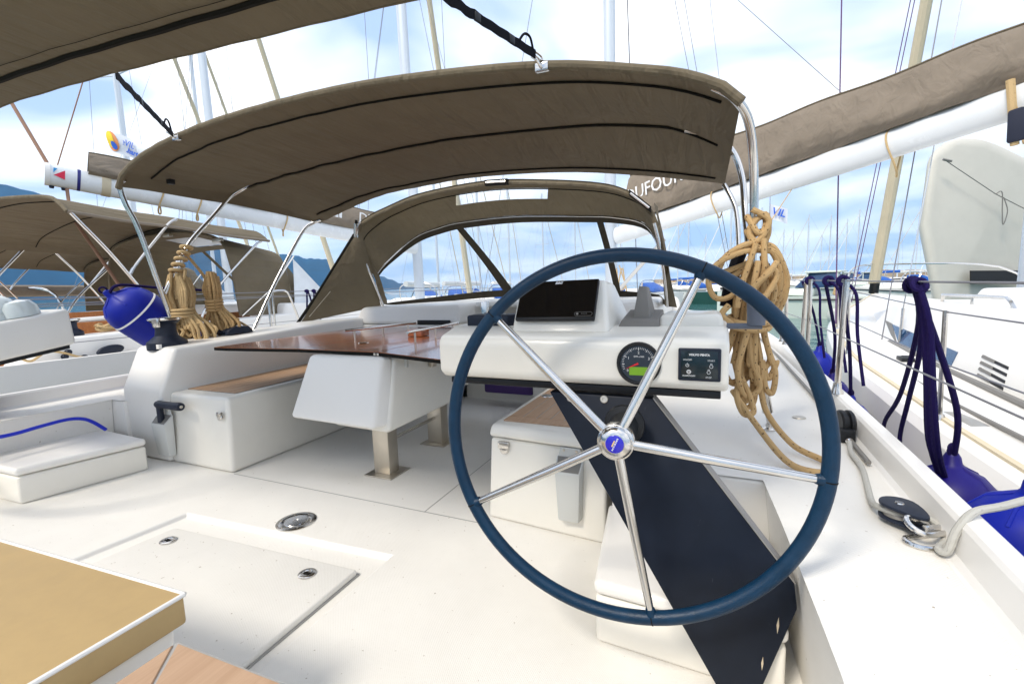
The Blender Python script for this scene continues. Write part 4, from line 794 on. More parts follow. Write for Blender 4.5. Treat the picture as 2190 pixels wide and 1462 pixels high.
tag(B().tube(bh, .011, 8).build('blue_hose', nylonb), 'bright blue hose lying over the white step by the port helm', 'hose')
# ------------------------------------------------------------ starboard rope bundle
H3 = thing('rope_hank', 'large tan flecked rope bundle knotted on the starboard bimini leg', 'rope', (.15, 2.25, .42))
O3 = Vector((.15, 2.22, 0)); l3 = lambda u, z, d=0.: O3+RX*u+RD*d+UPZ*z
def strand(pts, r=.0120, m=tanrope, k=8, nm='rope_strand', closed=False): return B().tube(catmull([l3(*p) for p in pts], k, closed), r, 9, closed).build(nm, m, H3)
for z0 in (1.33, 1.27): strand([(.035*cos(q), z0+.03*sin(q*1)+.02*cos(2*q), .035*sin(q)-.01) for q in [2*pi*j/10 for j in range(10)]], closed=True, nm='rope_knot', k=4)
strand([(-.03, 1.38, -.03), (.03, 1.33, -.05), (-.01, 1.25, -.04), (-.035, 1.30, -.02), (.025, 1.36, -.03), (.04, 1.28, -.03), (0, 1.22, -.04)], nm='rope_knot')
for i, (w_, zl, dz) in enumerate(((-.175, 1.10, 0), (-.15, 1.13, .02), (-.19, 1.02, -.01), (.11, 1.06, 0), (.125, 1.00, .015), (.135, 1.03, .0), (.14, .985, -.01))):
    s = 1 if w_ > 0 else -1
    if s < 0: strand([(0, 1.225+dz, -.02), (w_*.45, 1.215+dz, -.03-.01*i), (w_*.88, 1.17+dz, -.02), (w_, 1.10+dz, 0), (w_*.8, zl, .01), (w_*.4, zl+.02, 0), (-.02, 1.17, -.02)])
    else: strand([(0, 1.225+dz, -.02), (w_*.5, 1.21+dz, -.03), (w_*.9, 1.13+dz, -.02), (w_, 1.04+dz, 0), (w_*.8, zl-.03, .01), (w_*.48, zl+.02, 0), (w_*.40, 1.12, -.01), (.02, 1.19, -.03)])
strand([(-.02, 1.24, -.05), (-.07, 1.08, -.05), (-.09, .98, -.05)]); strand([(.01, 1.26, -.05), (.012, 1.16, -.06), (.01, 1.08, -.06)])
rr_ = random.Random(5)
for k in range(13):
    a = (k+.5)/13*2-1; dd = rr_.uniform(-.06, .06); zb = .60+rr_.uniform(-.05, .10)
    strand([(a*.02, 1.15+rr_.uniform(-.02, .02), dd*.5-.03), (a*.065, 1.05, dd-.02), (a*.055-.01, .93, dd), (a*.055-.015, .87, dd), (a*.10-.02, .74, dd), (a*.11-.01, zb+.05, dd), (a*.07, zb-.02, dd+.005), (a*.02+.03, zb+.02, dd+.01), (a*.06+.02, .76, dd+.02), (a*.045, .88, dd+.02), (a*.05, 1.0, dd+.02), (a*.02, 1.13, 0)])
for z0 in (.925, .90): strand([(-.012+.078*cos(q), z0+.015*sin(q), .075*sin(q)) for q in [2*pi*j/12 for j in range(12)]], closed=True, nm='rope_wrap', k=4)
strand([(-.05, 1.03, -.07), (.02, 1.13, -.09), (.045, 1.10, -.09), (-.01, 1.02, -.10), (-.045, 1.06, -.09), (.01, 1.12, -.10), (.05, 1.16, -.08)], nm='rope_knot')
strand([(-.06, .66, -.02), (-.085, .60, -.06), (-.075, .54, -.10), (-.035, .545, -.10), (-.03, .60, -.06), (-.05, .68, -.02)])
strand([(.06, .80, -.02), (.085, .70, -.04), (.075, .61, -.04), (.045, .64, -.04), (.04, .75, -.02)])
strand([(-.11, .99, -.02), (-.14, .95, -.02), (-.10, .91, -.03), (-.13, .90, -.02), (-.16, .84, 0)], .013)
strand([(-.085, .62, -.02), (-.06, .52, -.16), (-.03, .425, -.33), (.02, .416, -.42), (.10, .416, -.40), (.115, .417, -.32), (.07, .44, -.2), (.04, .54, -.06), (.03, .68, -.02)])
B().tube(catmull([l3(-.03, 1.22, .05), l3(-.065, 1.10, .06), l3(-.085, .98, .06)], 5), .026, 8).build('black_lashing', black, H3)
B().tube(catmull([l3(.085, 1.16, .05), l3(.092, 1.05, .05), l3(.09, .99, .05)], 5), .011, 8).lathe(l3(.09, .975, .05), (0, 0, -1), [(.012, 0), (.026, .02), (.024, .045), (.018, .05), (.027, .065), (.022, .095), (.01, .10)], 12).build('black_toggle', black, H3)
# ------------------------------------------------------------ blocks and mooring line on the starboard deck
k1 = thing('deck_block', 'small black turning block against the bulwark at the rope end', 'block', (.52, 2.33, .4))
B().lathe((.525, 2.33, .47), (1, .15, 0), [(.05, -.026), (.056, -.02), (.056, -.008), (.044, -.004), (.044, .004), (.056, .008), (.056, .02), (.05, .026)], 22).build('sheave', blackp, k1)
B().box(.497, .552, 2.26, 2.37, .402, .46).build('housing', blackp, k1, bevel=.008); B().lathe((.52, 2.245, .42), (0, -1, 0), [(.010, 0), (.012, .012), (.006, .02)], 10).build('becket', steel, k1)
k2 = thing('snatch_block', 'black snatch block with steel shackle lying on the starboard deck', 'block', (.50, 1.52, .4))
bx_ = Vector((.42, -.9, 0)).normalized(); c2 = Vector((.488, 1.555, .438))
for dz, nm in ((.014, 'cheek'), (-.022, 'cheek')):
    pts = []
    for k in range(22):
        a = 2*pi*k/22; r = .046; off = .03*max(0, cos(a)); pts.append(c2+Vector((bx_.x, bx_.y, 0))*(r*cos(a)+off*1.4)+Vector((-bx_.y, bx_.x, 0))*(r*sin(a)*(1-.35*max(0, cos(a))))+UPZ*dz)
    B().prism(pts, (0, 0, .009)).build(nm, navyp, k2, bevel=.002)
B().lathe(c2-UPZ*.014, (0, 0, 1), [(.036, 0), (.030, .012), (.036, .026)], 22).build('sheave', greyp, k2); B().lathe(c2+UPZ*.022, (0, 0, 1), [(.012, 0), (.010, .004)], 16).build('pin', steel, k2)
sc2 = c2+bx_*.085+Vector((0, 0, -.006))
B().tube(catmull([sc2+Vector((-bx_.y, bx_.x, 0))*x+bx_*y_+UPZ*z for x, y_, z in ((.02, -.02, .0), (-.035, -.02, .022), (-.055, .012, .016), (-.035, .035, .004), (.01, .03, .002), (.04, .02, .0), (.045, -.005, .0))], 6), .0075, 9).build('shackle', steel, k2)
B().tube(catmull([sc2+Vector((-bx_.y, bx_.x, 0))*x+bx_*y_+UPZ*z for x, y_, z in ((-.055, .0, -.024), (-.06, .03, -.026), (-.03, .05, -.026), (.03, .035, -.026), (.05, .01, -.026), (.02, -.01, -.026))], 6, True), .007, 8, True).build('snap_shackle', steel, k2)
B().tube([sc2+Vector((-bx_.y, bx_.x, 0))*x for x in (-.005, .055)], .009, 9).build('shackle_pin', steel, k2)
ln = catmull([(.52, 2.22, .42), (.50, 2.10, .415), (.497, 1.95, .414), (.475, 1.80, .413), (.452, 1.66, .415), (.447, 1.585, .43), (.475, 1.535, .44), (.53, 1.535, .44), (.562, 1.50, .43), (.555, 1.455, .418), (.525, 1.405, .416), (.535, 1.385, .425), (.552, 1.395, .475), (.59, 1.42, .516), (.66, 1.47, .52), (.80, 1.57, .525), (.98, 1.70, .47), (1.13, 1.81, .36), (1.24, 1.88, .325), (1.26, 1.95, .32)], 8)
tag(B().tube(ln, .0095, 9).build('mooring_line', greyrope), 'grey mooring line led through the blocks and over the bulwark', 'rope')
# fenders hung between the two hulls
fender('violet fender with knotted top squeezed between hulls at the bulwark', (.84, 2.20, .37), (0.02, -.10, -1), .145, .85, fendv, False, None, [(.84, 2.19, .42), (.80, 2.1, .62), (.66, 1.98, .95), (.6, 1.94, 1.07)])
fender('blue fender with gathered neck nearest the grey mooring line', (.88, 1.80, .44), (0, -.05, -1), .165, .9, fendb, False, None, [(.88, 1.79, .49), (.83, 1.62, .66), (.68, 1.35, .95), (.6, 1.2, 1.07)])
fender('blue fender hanging from the forward stanchion over the water', (.82, 4.55, .47), (0, 0, -1), .125, .7, fendb, False, None, [(.82, 4.55, .52), (.74, 4.4, .8), (.61, 4.1, 1.06)])
fender('violet fender low between the hulls behind the thick stanchion', (.80, 3.95, .35), (0, 0, -1), .13, .75, fendv, False, None, [(.80, 3.95, .40), (.75, 3.7, .7), (.61, 3.3, 1.05)])
fender('blue fender low between the hulls beside the thick stanchion', (.80, 3.45, .30), (0, 0, -1), .13, .75, fendb, False, None, [(.80, 3.45, .35), (.72, 3.2, .7), (.6, 2.9, 1.06)])
KN = thing('rope_tails', 'bunch of dark purple fender ropes knotted over the starboard lifeline', 'rope', (.6, 1.92, .4))
for q, r in (((( .6, 1.93, 1.06), (.64, 1.99, .93), (.70, 2.3, .62), (.74, 2.6, .42), (.76, 2.68, .30)), .0085), (((.61, 1.92, 1.04), (.66, 2.02, .85), (.71, 2.25, .6), (.745, 2.42, .42), (.76, 2.46, .3)), .0085), (((.6, 1.88, 1.06), (.625, 1.90, .95), (.66, 1.95, .75), (.72, 2.06, .5), (.78, 2.14, .36)), .010), (((.6, 1.90, 1.06), (.635, 1.92, .93), (.665, 1.97, .75), (.725, 2.09, .5), (.79, 2.16, .36)), .009), (((.595, 1.87, 1.06), (.63, 1.87, .93), (.67, 1.92, .7), (.73, 2.02, .48), (.80, 2.14, .34)), .010)):
    B().tube(catmull(q, 6), r, 8).build('rope_tail', purprope, KN)
for k in range(4): B().tube([(.60+.017*cos(q+k), 1.88+.022*k+.012*sin(q+k), 1.062+(.017+.005*(k%2))*sin(q)) for q in [2*pi*j/14 for j in range(14)]], .009, 7, True).build('rope_turn', purprope, KN)
for x, y_, lb in ((.6, 3.74, 'purple fender rope end knotted on the paired forward stanchions'), (.6, 2.84, 'purple fender rope end knotted on the thick starboard stanchion'), (.605, 3.2, 'purple fender rope end knotted on the lifeline midway between stanchions')):
    KK = thing('rope_tails', lb, 'rope', (x, y_, .5))
    B().tube(catmull([(x, y_-.01, 1.07), (x+.05, y_-.03, 1.0), (x+.06, y_-.05, .8), (x+.09, y_-.08, .55)], 5), .008, 7).build('rope_tail', purprope, KK)
    for k in range(2): B().tube([(x+.02*cos(q), y_+.02*k+.004*sin(q), 1.07+.022*sin(q)) for q in [2*pi*j/12 for j in range(12)]], .011, 7, True).build('rope_turn', purprope, KK)
fender('violet ball fender stowed on the deck below the port helm console', (-4.10, 1.13, .70), (0, 0, -1), .15, .42, fendv)
# ------------------------------------------------------------ neighbouring yachts to port
def neighbour(dx, dy, my, lab):
    o = lambda x, y, z: Vector((x+dx, y+dy, z))
    ny = thing('sailing_yacht', lab[0], 'boat', (-7.5+dx, 4+dy, WATER))
    tt = [(-1.2, -5.2), (1, -5.05), (4, -5.0), (7, -5.15), (9.5, -5.7), (11.5, -6.4), (13.6, -7.35)]; h = B(); dk_ = B(); bw_ = B(); tn = smoothtab(tt, 4)
    mir = lambda x: -15.0-x
    for (a, xa), (b, xb) in zip(tn, tn[1:]):
        for f in (lambda x: x, mir):
            q = lambda x, y, z: o(f(x), y, z)
            for (o1, z1), (o2, z2) in (((.0, .60), (.01, .2)), ((.01, .2), (-.02, -.3)), ((-.02, -.3), (-.12, -1.1))): h.quad(q(xa+o1, a, z1), q(xb+o1, b, z1), q(xb+o2, b, z2), q(xa+o2, a, z2))
            for (o1, z1), (o2, z2) in (((-.10, .50), (-.085, .585)), ((-.085, .585), (-.07, .60)), ((-.07, .60), (.0, .60))): bw_.quad(q(xa+o1, a, z1), q(xb+o1, b, z1), q(xb+o2, b, z2), q(xa+o2, a, z2))
            dk_.quad(q(xa-.095, a, .5), q(xb-.095, b, .5), q(max(-7.5, -6.0 if a < 5 else -7.5), b, .5), q(max(-7.5, -6.0 if a < 5 else -7.5), a, .5))
    h.build('hull', gel, ny, sharp=50); bw_.build('bulwark', gel, ny, sharp=50); dk_.build('deck', nsk, ny, sharp=50)
    B().hexa([o(-9.0, -1, .05), o(-6.0, -1, .05), o(-6.0, 5, .05), o(-9, 5, .05)]+[o(-9.0, -1, .1), o(-6.0, -1, .1), o(-6.0, 5, .1), o(-9, 5, .1)]).build('cockpit_floor', nsk, ny)
    for f, nm in ((lambda x: x, 'coaming'), (mir, 'coaming')):
        B().prism([o(f(-6.02), y, z) for y, z in ((1.95, .1), (1.95, .52), (2.28, .735), (5, .80), (5, .1))], (.30 if f(0) == 0 else -.30, 0, 0)).build(nm, gel, ny, bevel=.03, seg=3)
        bs = B().box(min(f(-6.55), f(-6.03))+dx, max(f(-6.55), f(-6.03))+dx, 2.2+dy, 4.9+dy, .1, .48).build('bench_seat', teakn, ny, bevel=.02)
    B().box(-6.62+dx, -6.57+dx, 1.6+dy, 4.9+dy, .1, .84).build('seat_back', teakn, ny, bevel=.01)
    B().prism([o(-9.2, 4.9, .5), o(-9.2, 5.0, .95), o(-9.0, 9.4, .8), o(-8.7, 10.5, .5)], (3.3, 0, 0)).build('coachroof', gel, ny, bevel=.06, seg=3)
    for yy in (3.38, 4.08, 6.0, .8): B().tube([o(-5.04, yy, .6), o(-5.03, yy+(.0), 1.13)], .013, 8).build('stanchion', steel, ny)
    B().tube(catmull([o(-5.04, 4.5, .6), o(-5.04, 4.38, .95), o(-5.04, 4.3, 1.11), o(-5.04, 4.2, 1.13), o(-5.04, 4.08, 1.12)], 5), .013, 8).build('gate_hoop', steel, ny)
    for z in (1.115, 1.05): B().tube([o(-5.04, -.5, z), o(-5.04, 4.1, z), o(-5.1, 6, z), o(-5.8, 9.6, z)], .0045, 5).build('lifeline', wire, ny)
    mx_ = -6.37 if dx == 0 else -7.4
    mb = B(); mastprof(mb, o(mx_, my, .6), o(mx_-.1, my-.1, 15), .125); mb.build('mast', mastm, ny)
    for z in (5.6, 9.6):
        for s in (-1, 1): B().tube([o(mx_, my, z), o(mx_+s*1.0, my-.1, z+.05)], .028, 6).build('spreader', mastm, ny)
    for s in (-1, 1):
        B().tube([o(mx_, my, 14), o(mx_+s*1.0, my-.1, 9.65), o(mx_+s*1.02, my-.1, 5.65), o(mx_+s*1.9, my-.3, .55)], .006, 5).build('shroud', wire, ny); B().tube([o(mx_, my, 9.5), o(mx_+s*1.9, my-.5, .55)], .006, 5).build('shroud', wire, ny)
        B().tube([o(mx_, my, 9.5), o(mx_+s*1.0, my, 5.6), o(mx_+s*1.9, my+.2, .55)], .005, 5).build('shroud', wire, ny)
    B().tube([o(mx_-.1, my-.1, 14.5), o(-7.45, my+4.4, .9)], .075, 8, rr=[.05, .10]).build('furled_sail', sailtan, ny)
    B().tube([o(mx_-.1, my-.1, 15), o(-7.5, -.8, .7)], .006, 5).build('backstay', wire, ny)
    bi = thing('bimini', lab[1], 'bimini', o(-7.6, 3.6, .6))
    zp = smoothtab([(0, 1.98), (.05, 2.10), (.12, 2.165), (.35, 2.23), (.5, 2.245), (.65, 2.22), (.88, 2.10), (.96, 2.0), (1, 1.88)], 4)
    def bfn(u, v): return o(-5.98-3.3*u, 2.58+2.3*v, interp(zp, u)-.12*v-.03*sin(pi*v*2)**2*.4)
    c = B().sheet(bfn, 40, 12, .006).build('canopy', taupe, bi, sharp=60)
    B().tube([bfn(k/40, 0) for k in range(41)], .02, 8).build('edge_pocket', taupe, bi); B().tube([bfn(0, k/10) for k in range(11)], .018, 8).build('edge_pocket', taupe2, bi)
    for v in (.08, .42, .8): B().tube([bfn(.02+.96*k/40, v)-Vector((0, 0, .012)) for k in range(41)], .006, 5).build('seam_binding', binding, c)
    for s, x in ((0, -5.98), (1, -9.28)):
        f = lambda y, z: o(x, y, z)
        B().tube(catmull([f(2.60, 1.98), f(2.66, 1.90), f(2.96, 1.49), f(3.42, .73)], 6), .017, 9).build('hoop_tube', steel, bi)
        B().tube(catmull([f(3.62, 2.02), f(3.5, 1.93), f(3.15, 1.5), f(3.06, 1.36)], 6), .017, 9).build('hoop_tube', steel, bi)
        B().tube(catmull([f(4.75, 1.84), f(4.6, 1.74), f(4.0, 1.15), f(3.75, .75)], 6), .016, 9).build('hoop_tube', steel, bi)
    sp = thing('sprayhood', lab[2], 'sprayhood', o(-7.6, 5.2, .7))
    zq = smoothtab([(0, .80), (.02, 1.35), (.05, 1.72), (.12, 1.90), (.3, 2.0), (.5, 2.02), (.7, 2.0), (.88, 1.90), (.95, 1.72), (.98, 1.35), (1, .8)], 4)
    def rf(u, v): return o(-6.02-3.15*u*(1-.04*v)-.06*v, 4.35+.95*v, max(interp(zq, u)-.12*v*(interp(zq, u)-.7), .78))
    r_ = B()
    for j in range(8):
        for i in range(48):
            if .36 < (i+.5)/48 < .60 and .25 < (j+.5)/8 < .7: continue
            r_.quad(rf(i/48, j/8), rf((i+1)/48, j/8), rf((i+1)/48, (j+1)/8), rf(i/48, (j+1)/8))
    r_.build('hood_roof', taupe, sp, sharp=180); B().grid(lambda u, v: rf(.35+.26*u, .2+.55*v)+Vector((0, 0, .005)), 10, 4).build('roof_window', hazevin, sp)
    def ws(u, v): a = rf(u, 1); b = o(-6.15-2.9*u, 6.35-.5*(2*u-1)**4, .82); return a+(b-a)*v
    for u0, u1 in ((0, .05), (.31, .34), (.66, .69), (.95, 1)): B().grid(lambda u, v: ws(u0+(u1-u0)*u, v), 3, 8).build('window_mullion', taupe, sp, sharp=180)
    for u0, u1 in ((.05, .31), (.34, .66), (.69, .95)): B().grid(lambda u, v: ws(u0+(u1-u0)*u, v), 8, 8).build('window_pane', clear, sp, sharp=180)
    B().prism([o(-6.03, 5.27, .80), o(-6.03, 5.32, 1.62), o(-6.08, 6.25, .82)], (-.006, 0, 0)).build('side_window', hazevin, sp)
    B().tube([rf(k/40, 0) for k in range(41)], .02, 8).build('hood_roll', taupe, sp); B().tube([o(-6.01, 4.36, .8), o(-6.0, 4.9, 1.2), o(-5.99, 5.3, 1.66)], .013, 8).build('hood_bow', steel, sp)
    for u in (.1, .45): c_ = rf(u, 0); B().box(c_.x-.08, c_.x+.08, c_.y-.03, c_.y+.03, c_.z-.045, c_.z+.01).build('grab_bar', satin, sp, bevel=.008)
    return ny
NY = neighbour(0, 0, 9.15, ('white yacht moored alongside to port with orange teak cockpit', 'taupe bimini with steel hoops on the yacht alongside to port', 'taupe sprayhood with milky side window on the yacht alongside to port'))
N3 = neighbour(-5.3, 2.0, 6.9, ('white yacht two berths away to port seen under the taupe bimini', 'taupe bimini on the yacht two berths away to port', 'taupe sprayhood on the yacht two berths away to port'))
# gear on the port neighbour's side deck
nw = winch('navy winch on the coaming of the yacht alongside to port', (-5.90, 2.44, .74), .075, .17)
nb = thing('rope_clutch', 'black oval turning block beside the white coaming of the port neighbour', 'block', (-5.64, 2.72, .5))
B().prism([(-5.66, 2.62+.11*cos(a)+.03*sin(a), .575+.055*sin(a)) for a in [2*pi*k/20 for k in range(20)]], (.05, 0, 0)).build('cheek', navyp, nb, bevel=.008)
for (y_, z) in ((2.30, .60), (2.27, .56), (2.42, .53)):
    tag(B().lathe((-5.69, y_, z), (1, 0, .1), [(.012, 0), (.028, .008), (.028, .02), (.014, .024), (.014, .03), (.026, .034), (.02, .046)], 14).build('cam_cleat', navyp), 'small navy fairlead on the white coaming of the port neighbour', 'fairlead', 'navy fairleads on the port neighbour')
tag(B().tube(catmull([(-5.66, 1.95, .60), (-5.66, 2.03, .56), (-5.65, 2.14, .63), (-5.65, 2.26, .60), (-5.64, 2.40, .535), (-5.63, 2.6, .52), (-5.62, 2.9, .52)], 6), .011, 7).build('control_line', tanrope2), 'thin tan line snaking along the white coaming of the port neighbour', 'rope')
co = thing('rope_coil', 'tan rope coil lying behind the navy winch of the port neighbour', 'rope', (-5.93, 2.78, .76))
for k in range(9): B().tube([(-5.93+(.05+.006*k)*cos(q)*.8, 2.78+(.10+.012*jit(2))*sin(q)+jit(.01), .775+.012*(k//2)+.012*sin(q*3+k)) for q in [2*pi*j/16 for j in range(16)]], .012, 6, True).build('rope_turn', tanrope2, co)
# ------------------------------------------------------------ starboard neighbour
S = thing('sailing_yacht', 'white yacht alongside to starboard with blue tinted window and vents', 'boat', (3.2, 5, WATER))
stt = smoothtab([(-1.5, 1.2), (1, 1.12), (2.3, 1.10), (3.9, 1.10), (5.2, 1.13), (7.3, 1.42), (8.8, 1.80), (10.5, 2.42), (12.7, 3.2)], 4)
sz = lambda y: interp([(-2, .25), (3, .27), (5.2, .34), (7.3, .42), (8.8, .5), (12.7, .66)], y)
h = B(); d_ = B(); tr2 = B(); stp = B()
for (a, xa), (b, xb) in zip(stt, stt[1:]):
    for sg in (1, -1):
        q = lambda x, y, z, sg=sg: Vector((x if sg > 0 else 6.4-x, y, z)); za, zb = sz(a), sz(b)
        for (o1, z1), (o2, z2) in (((.03, .02), (.0, .0)), ((.0, .0), (-.03, -.05)), ((-.03, -.05), (-.035, -.30)), ((-.035, -.30), (.06, -.9)), ((.06, -.9), (.2, -1.4))): h.quad(q(xa+o1, a, za+z1), q(xb+o1, b, zb+z1), q(xb+o2, b, zb+z2), q(xa+o2, a, za+z2))
        d_.quad(q(xa+.03, a, za+.02), q(xb+.03, b, zb+.02), q(3.2, b, zb+.05), q(3.2, a, za+.05))
        if sg > 0:
            tr2.hexa([q(xa+.055, a, za+.018), q(xa+.085, a, za+.018), q(xb+.085, b, zb+.018), q(xb+.055, b, zb+.018), q(xa+.055, a, za+.034), q(xa+.085, a, za+.034), q(xb+.085, b, zb+.034), q(xb+.055, b, zb+.034)])
            stp.quad(q(xa-.0375, a, za-.215), q(xb-.0375, b, zb-.215), q(xb-.0375, b, zb-.245), q(xa-.0375, a, za-.245))
h.build('hull', gel, S, sharp=50); d_.build('deck', gel, S, sharp=50); tr2.build('toe_rail', sailtan, S, sharp=50); stp.build('hull_stripe', mat('navy_hull_stripe', (.01, .05, .12), .4), S)
cab = B().hexa([(1.70, 1.0, .26), (4.70, 1.0, .26), (4.70, 7.1, .30), (1.70, 7.1, .30), (1.88, 1.0, .84), (4.52, 1.0, .84), (4.52, 6.6, .80), (1.88, 6.6, .80)]).build('cabin', gel, S, bevel=.06, seg=4)
B().hexa([(1.75, 6.4, .30), (4.65, 6.4, .30), (4.2, 9.0, .48), (2.2, 9.0, .48), (1.90, 6.5, .78), (4.5, 6.5, .78), (4.0, 8.3, .62), (2.4, 8.3, .62)]).build('cabin_front', gel, S, bevel=.08, seg=4)
sx = lambda y, z: 1.70+.18*(z-.26)/.58-.004
wq = [(6.25, .555), (4.67, .475), (4.67, .295), (5.2, .30), (5.75, .355)]
B().prism([(sx(y, z)+.004, y, z) for y, z in wq], (-.010, 0, .0)).build('cabin_window', blueglass, S)
B().prism([(sx(y, z)+.004, y, z) for y, z in ((6.5, .575), (6.27, .558), (5.85, .375), (6.15, .45))], (-.010, 0, .0)).build('cabin_window', greyp, S)
for k in range(4):
    y0 = 4.33-.03*k*.6; z0 = .505-.042*k
    v_ = B().prism([(sx(y, z)+.003, y, z) for y, z in ((y0, z0), (y0-.34, z0-.028), (y0-.35, z0-.046), (y0+.0, z0-.018))], (-.007, 0, 0)).build('vent_slot', dark, S)
    B().prism([(sx(y, z)-.004, y, z) for y, z in ((y0, z0), (y0-.17, z0-.014), (y0-.175, z0-.032), (y0+.0, z0-.018))], (-.003, 0, 0)).build('vent_lip', greyp, S)
B().tube(catmull([(2.12, 6.05, .77), (2.11, 6.0, .86), (2.10, 5.9, .875), (2.09, 5.0, .885), (2.08, 4.8, .875), (2.07, 4.68, .80)], 5), .016, 8).tube([(2.10, 5.4, .79), (2.10, 5.4, .88)], .012, 8).build('handrail', steel, S)
B().hexa([(2.5, 6.0, .77), (3.0, 6.0, .77), (3.0, 6.5, .77), (2.5, 6.5, .77), (2.55, 6.08, .88), (2.95, 6.08, .88), (2.95, 6.4, .93), (2.55, 6.4, .93)]).build('vent_hood', gel, S, bevel=.04, seg=3)
B().tube([(1.36, 2.2, .31), (1.34, 3.6, .31), (1.38, 5.0, .335)], .012, 8).build('jib_track', greyp, S); B().tube([(1.66, 2.0, .33), (1.64, 3.4, .33), (1.66, 4.9, .36), (1.7, 6, .39)], .022, 8).build('control_lines', greyp, S)
for yy, xx in ((5.25, 1.17), (6.9, 1.42), (3.2, 1.15), (8.9, 1.9)): B().tube([(xx, yy, sz(yy)+.02), (xx-.01, yy, sz(yy)+.62)], .013, 8).lathe((xx, yy, sz(yy)+.02), (0, 0, 1), [(.028, 0), (.02, .03)], 10).build('stanchion', steel, S)
for dz in (.61, .33): B().tube([(1.2, -1, sz(0)+dz), (1.15, 3.2, sz(3.2)+dz), (1.17, 5.25, sz(5.25)+dz), (1.42, 6.9, sz(6.9)+dz), (1.9, 8.9, sz(8.9)+dz), (3.2, 12.6, 1.35)], .0045, 5).build('lifeline', wire, S)
B().tube(catmull([(1.95, 9.2, .55), (2.2, 10, 1.15), (2.9, 12.2, 1.3), (3.2, 12.7, 1.3), (3.5, 12.2, 1.3), (4.2, 10, 1.15), (4.45, 9.2, .55)], 5), .016, 8).build('pulpit', steel, S)
B().tube([(3.2, 7.0, 15), (3.2, 12.5, .9)], .08, 10, rr=[.05, .105]).build('furled_sail', sailtan, S); B().lathe((3.2, 12.5, .7), (0, -.3, 1), [(.09, 0), (.09, .22), (.05, .24)], 14).build('furler_drum', blackp, S)
mb = B(); mastprof(mb, (3.2, 7.0, .7), (3.2, 6.9, 16), .11); mb.build('mast', mastm, S)
B().tube([(1.74, 5.85, .40), (1.76, 5.88, .75)], .014, 8).tube([(1.76, 5.88, .75), (3.1, 6.95, 11.5)], .006, 6).build('shroud', steel, S); B().tube([(1.66, 6.1, .40), (3.1, 6.95, 14)], .006, 6).build('shroud', wire, S)
for dx in (0, .05): B().tube([(2.2+dx, 10.0, .62), (2.9+dx, 8.2, 9.5)], .007, 5).build('spare_halyard', purplewire, S)
B().lathe((1.52, 4.95, .35), (1, .3, 0), [(.02, -.03), (.05, -.025), (.05, .025), (.02, .03)], 14).box(1.47, 1.56, 4.86, 5.0, .33, .39).build('lead_block', blackp, S, bevel=.006)
B().hexa([(1.20, 3.4, .292), (1.30, 3.42, .292), (1.34, 3.1, .292), (1.24, 3.08, .292), (1.24, 3.33, .312), (1.28, 3.33, .312), (1.30, 3.18, .312), (1.26, 3.18, .312)]).build('deck_fitting', satin, S, bevel=.004)
B().tube([(2.35, 11.2, .64)]+[(2.35+.14*sin(a), 11.2, .78-.14*cos(a)) for a in (1, 2, 3, 4, 5)]+[(2.35, 11.2, .64)], .03, 6).build('rope_coil', tanrope2, S)
B().tube(catmull([(1.25, 1.75, .33), (1.25, 1.85, .35), (1.25, 2.0, .35), (1.25, 2.1, .33)], 4), .014, 8).build('cleat', steel, S)
B().tube([(1.40, 6.9, .5), (1.12, 6.9, 10)], .008, 6).build('spare_halyard', purplewire, S)
# wrapped boat beyond
CV = thing('covered_boat', 'tall hull shape wrapped in grey tarpaulin behind the starboard yacht', 'covered boat', (7, 19, WATER))
outl = [(6.15, 18.0, -.6), (6.1, 18.0, .29), (5.65, 18.1, 2.56), (5.86, 18.45, 4.75), (6.57, 18.85, 5.25), (7.48, 19.26, 5.16), (8.54, 19.7, 4.6), (11.5, 20.9, 3.1), (12, 21.1, -.6)]
B().prism([Vector(p) for p in outl], (1.25, 3.9, 0)).build('tarpaulin', greycover, CV, bevel=.5, seg=6, sharp=60)
B().hexa([(7.05, 18.30, .72), (9.0, 19.08, .66), (9.0, 19.12, .66), (7.05, 18.36, .72), (7.02, 18.29, 1.12), (9.0, 19.07, 1.06), (9.0, 19.12, 1.06), (7.02, 18.36, 1.12)]).build('cover_window', dark, CV)
fa = Vector((6.2, 18.15, 4.35)); fb = Vector((7.6, 18.72, 3.35)); fc = Vector((8.9, 19.2, 2.6))
B().tube([fa, fb, fc], .012, 6).tube(catmull([fb, fb+Vector((.15, .04, .05)), fb+Vector((.2, .05, -.5)), fb+Vector((.25, .06, -.9)), fb+Vector((.32, .06, -.5)), fb+Vector((.2, .05, -.1))], 5), .014, 6).build('tie_rope', greyp, CV)
B().tube([fa+Vector((-.1, -.05, .05)), fa+Vector((.12, .0, -.02))], .035, 6).build('tie_knot', greyp, CV); B().box(4.5, 13, 19.2, 24, -.9, -.3).build('hull', gel, CV, bevel=.2)

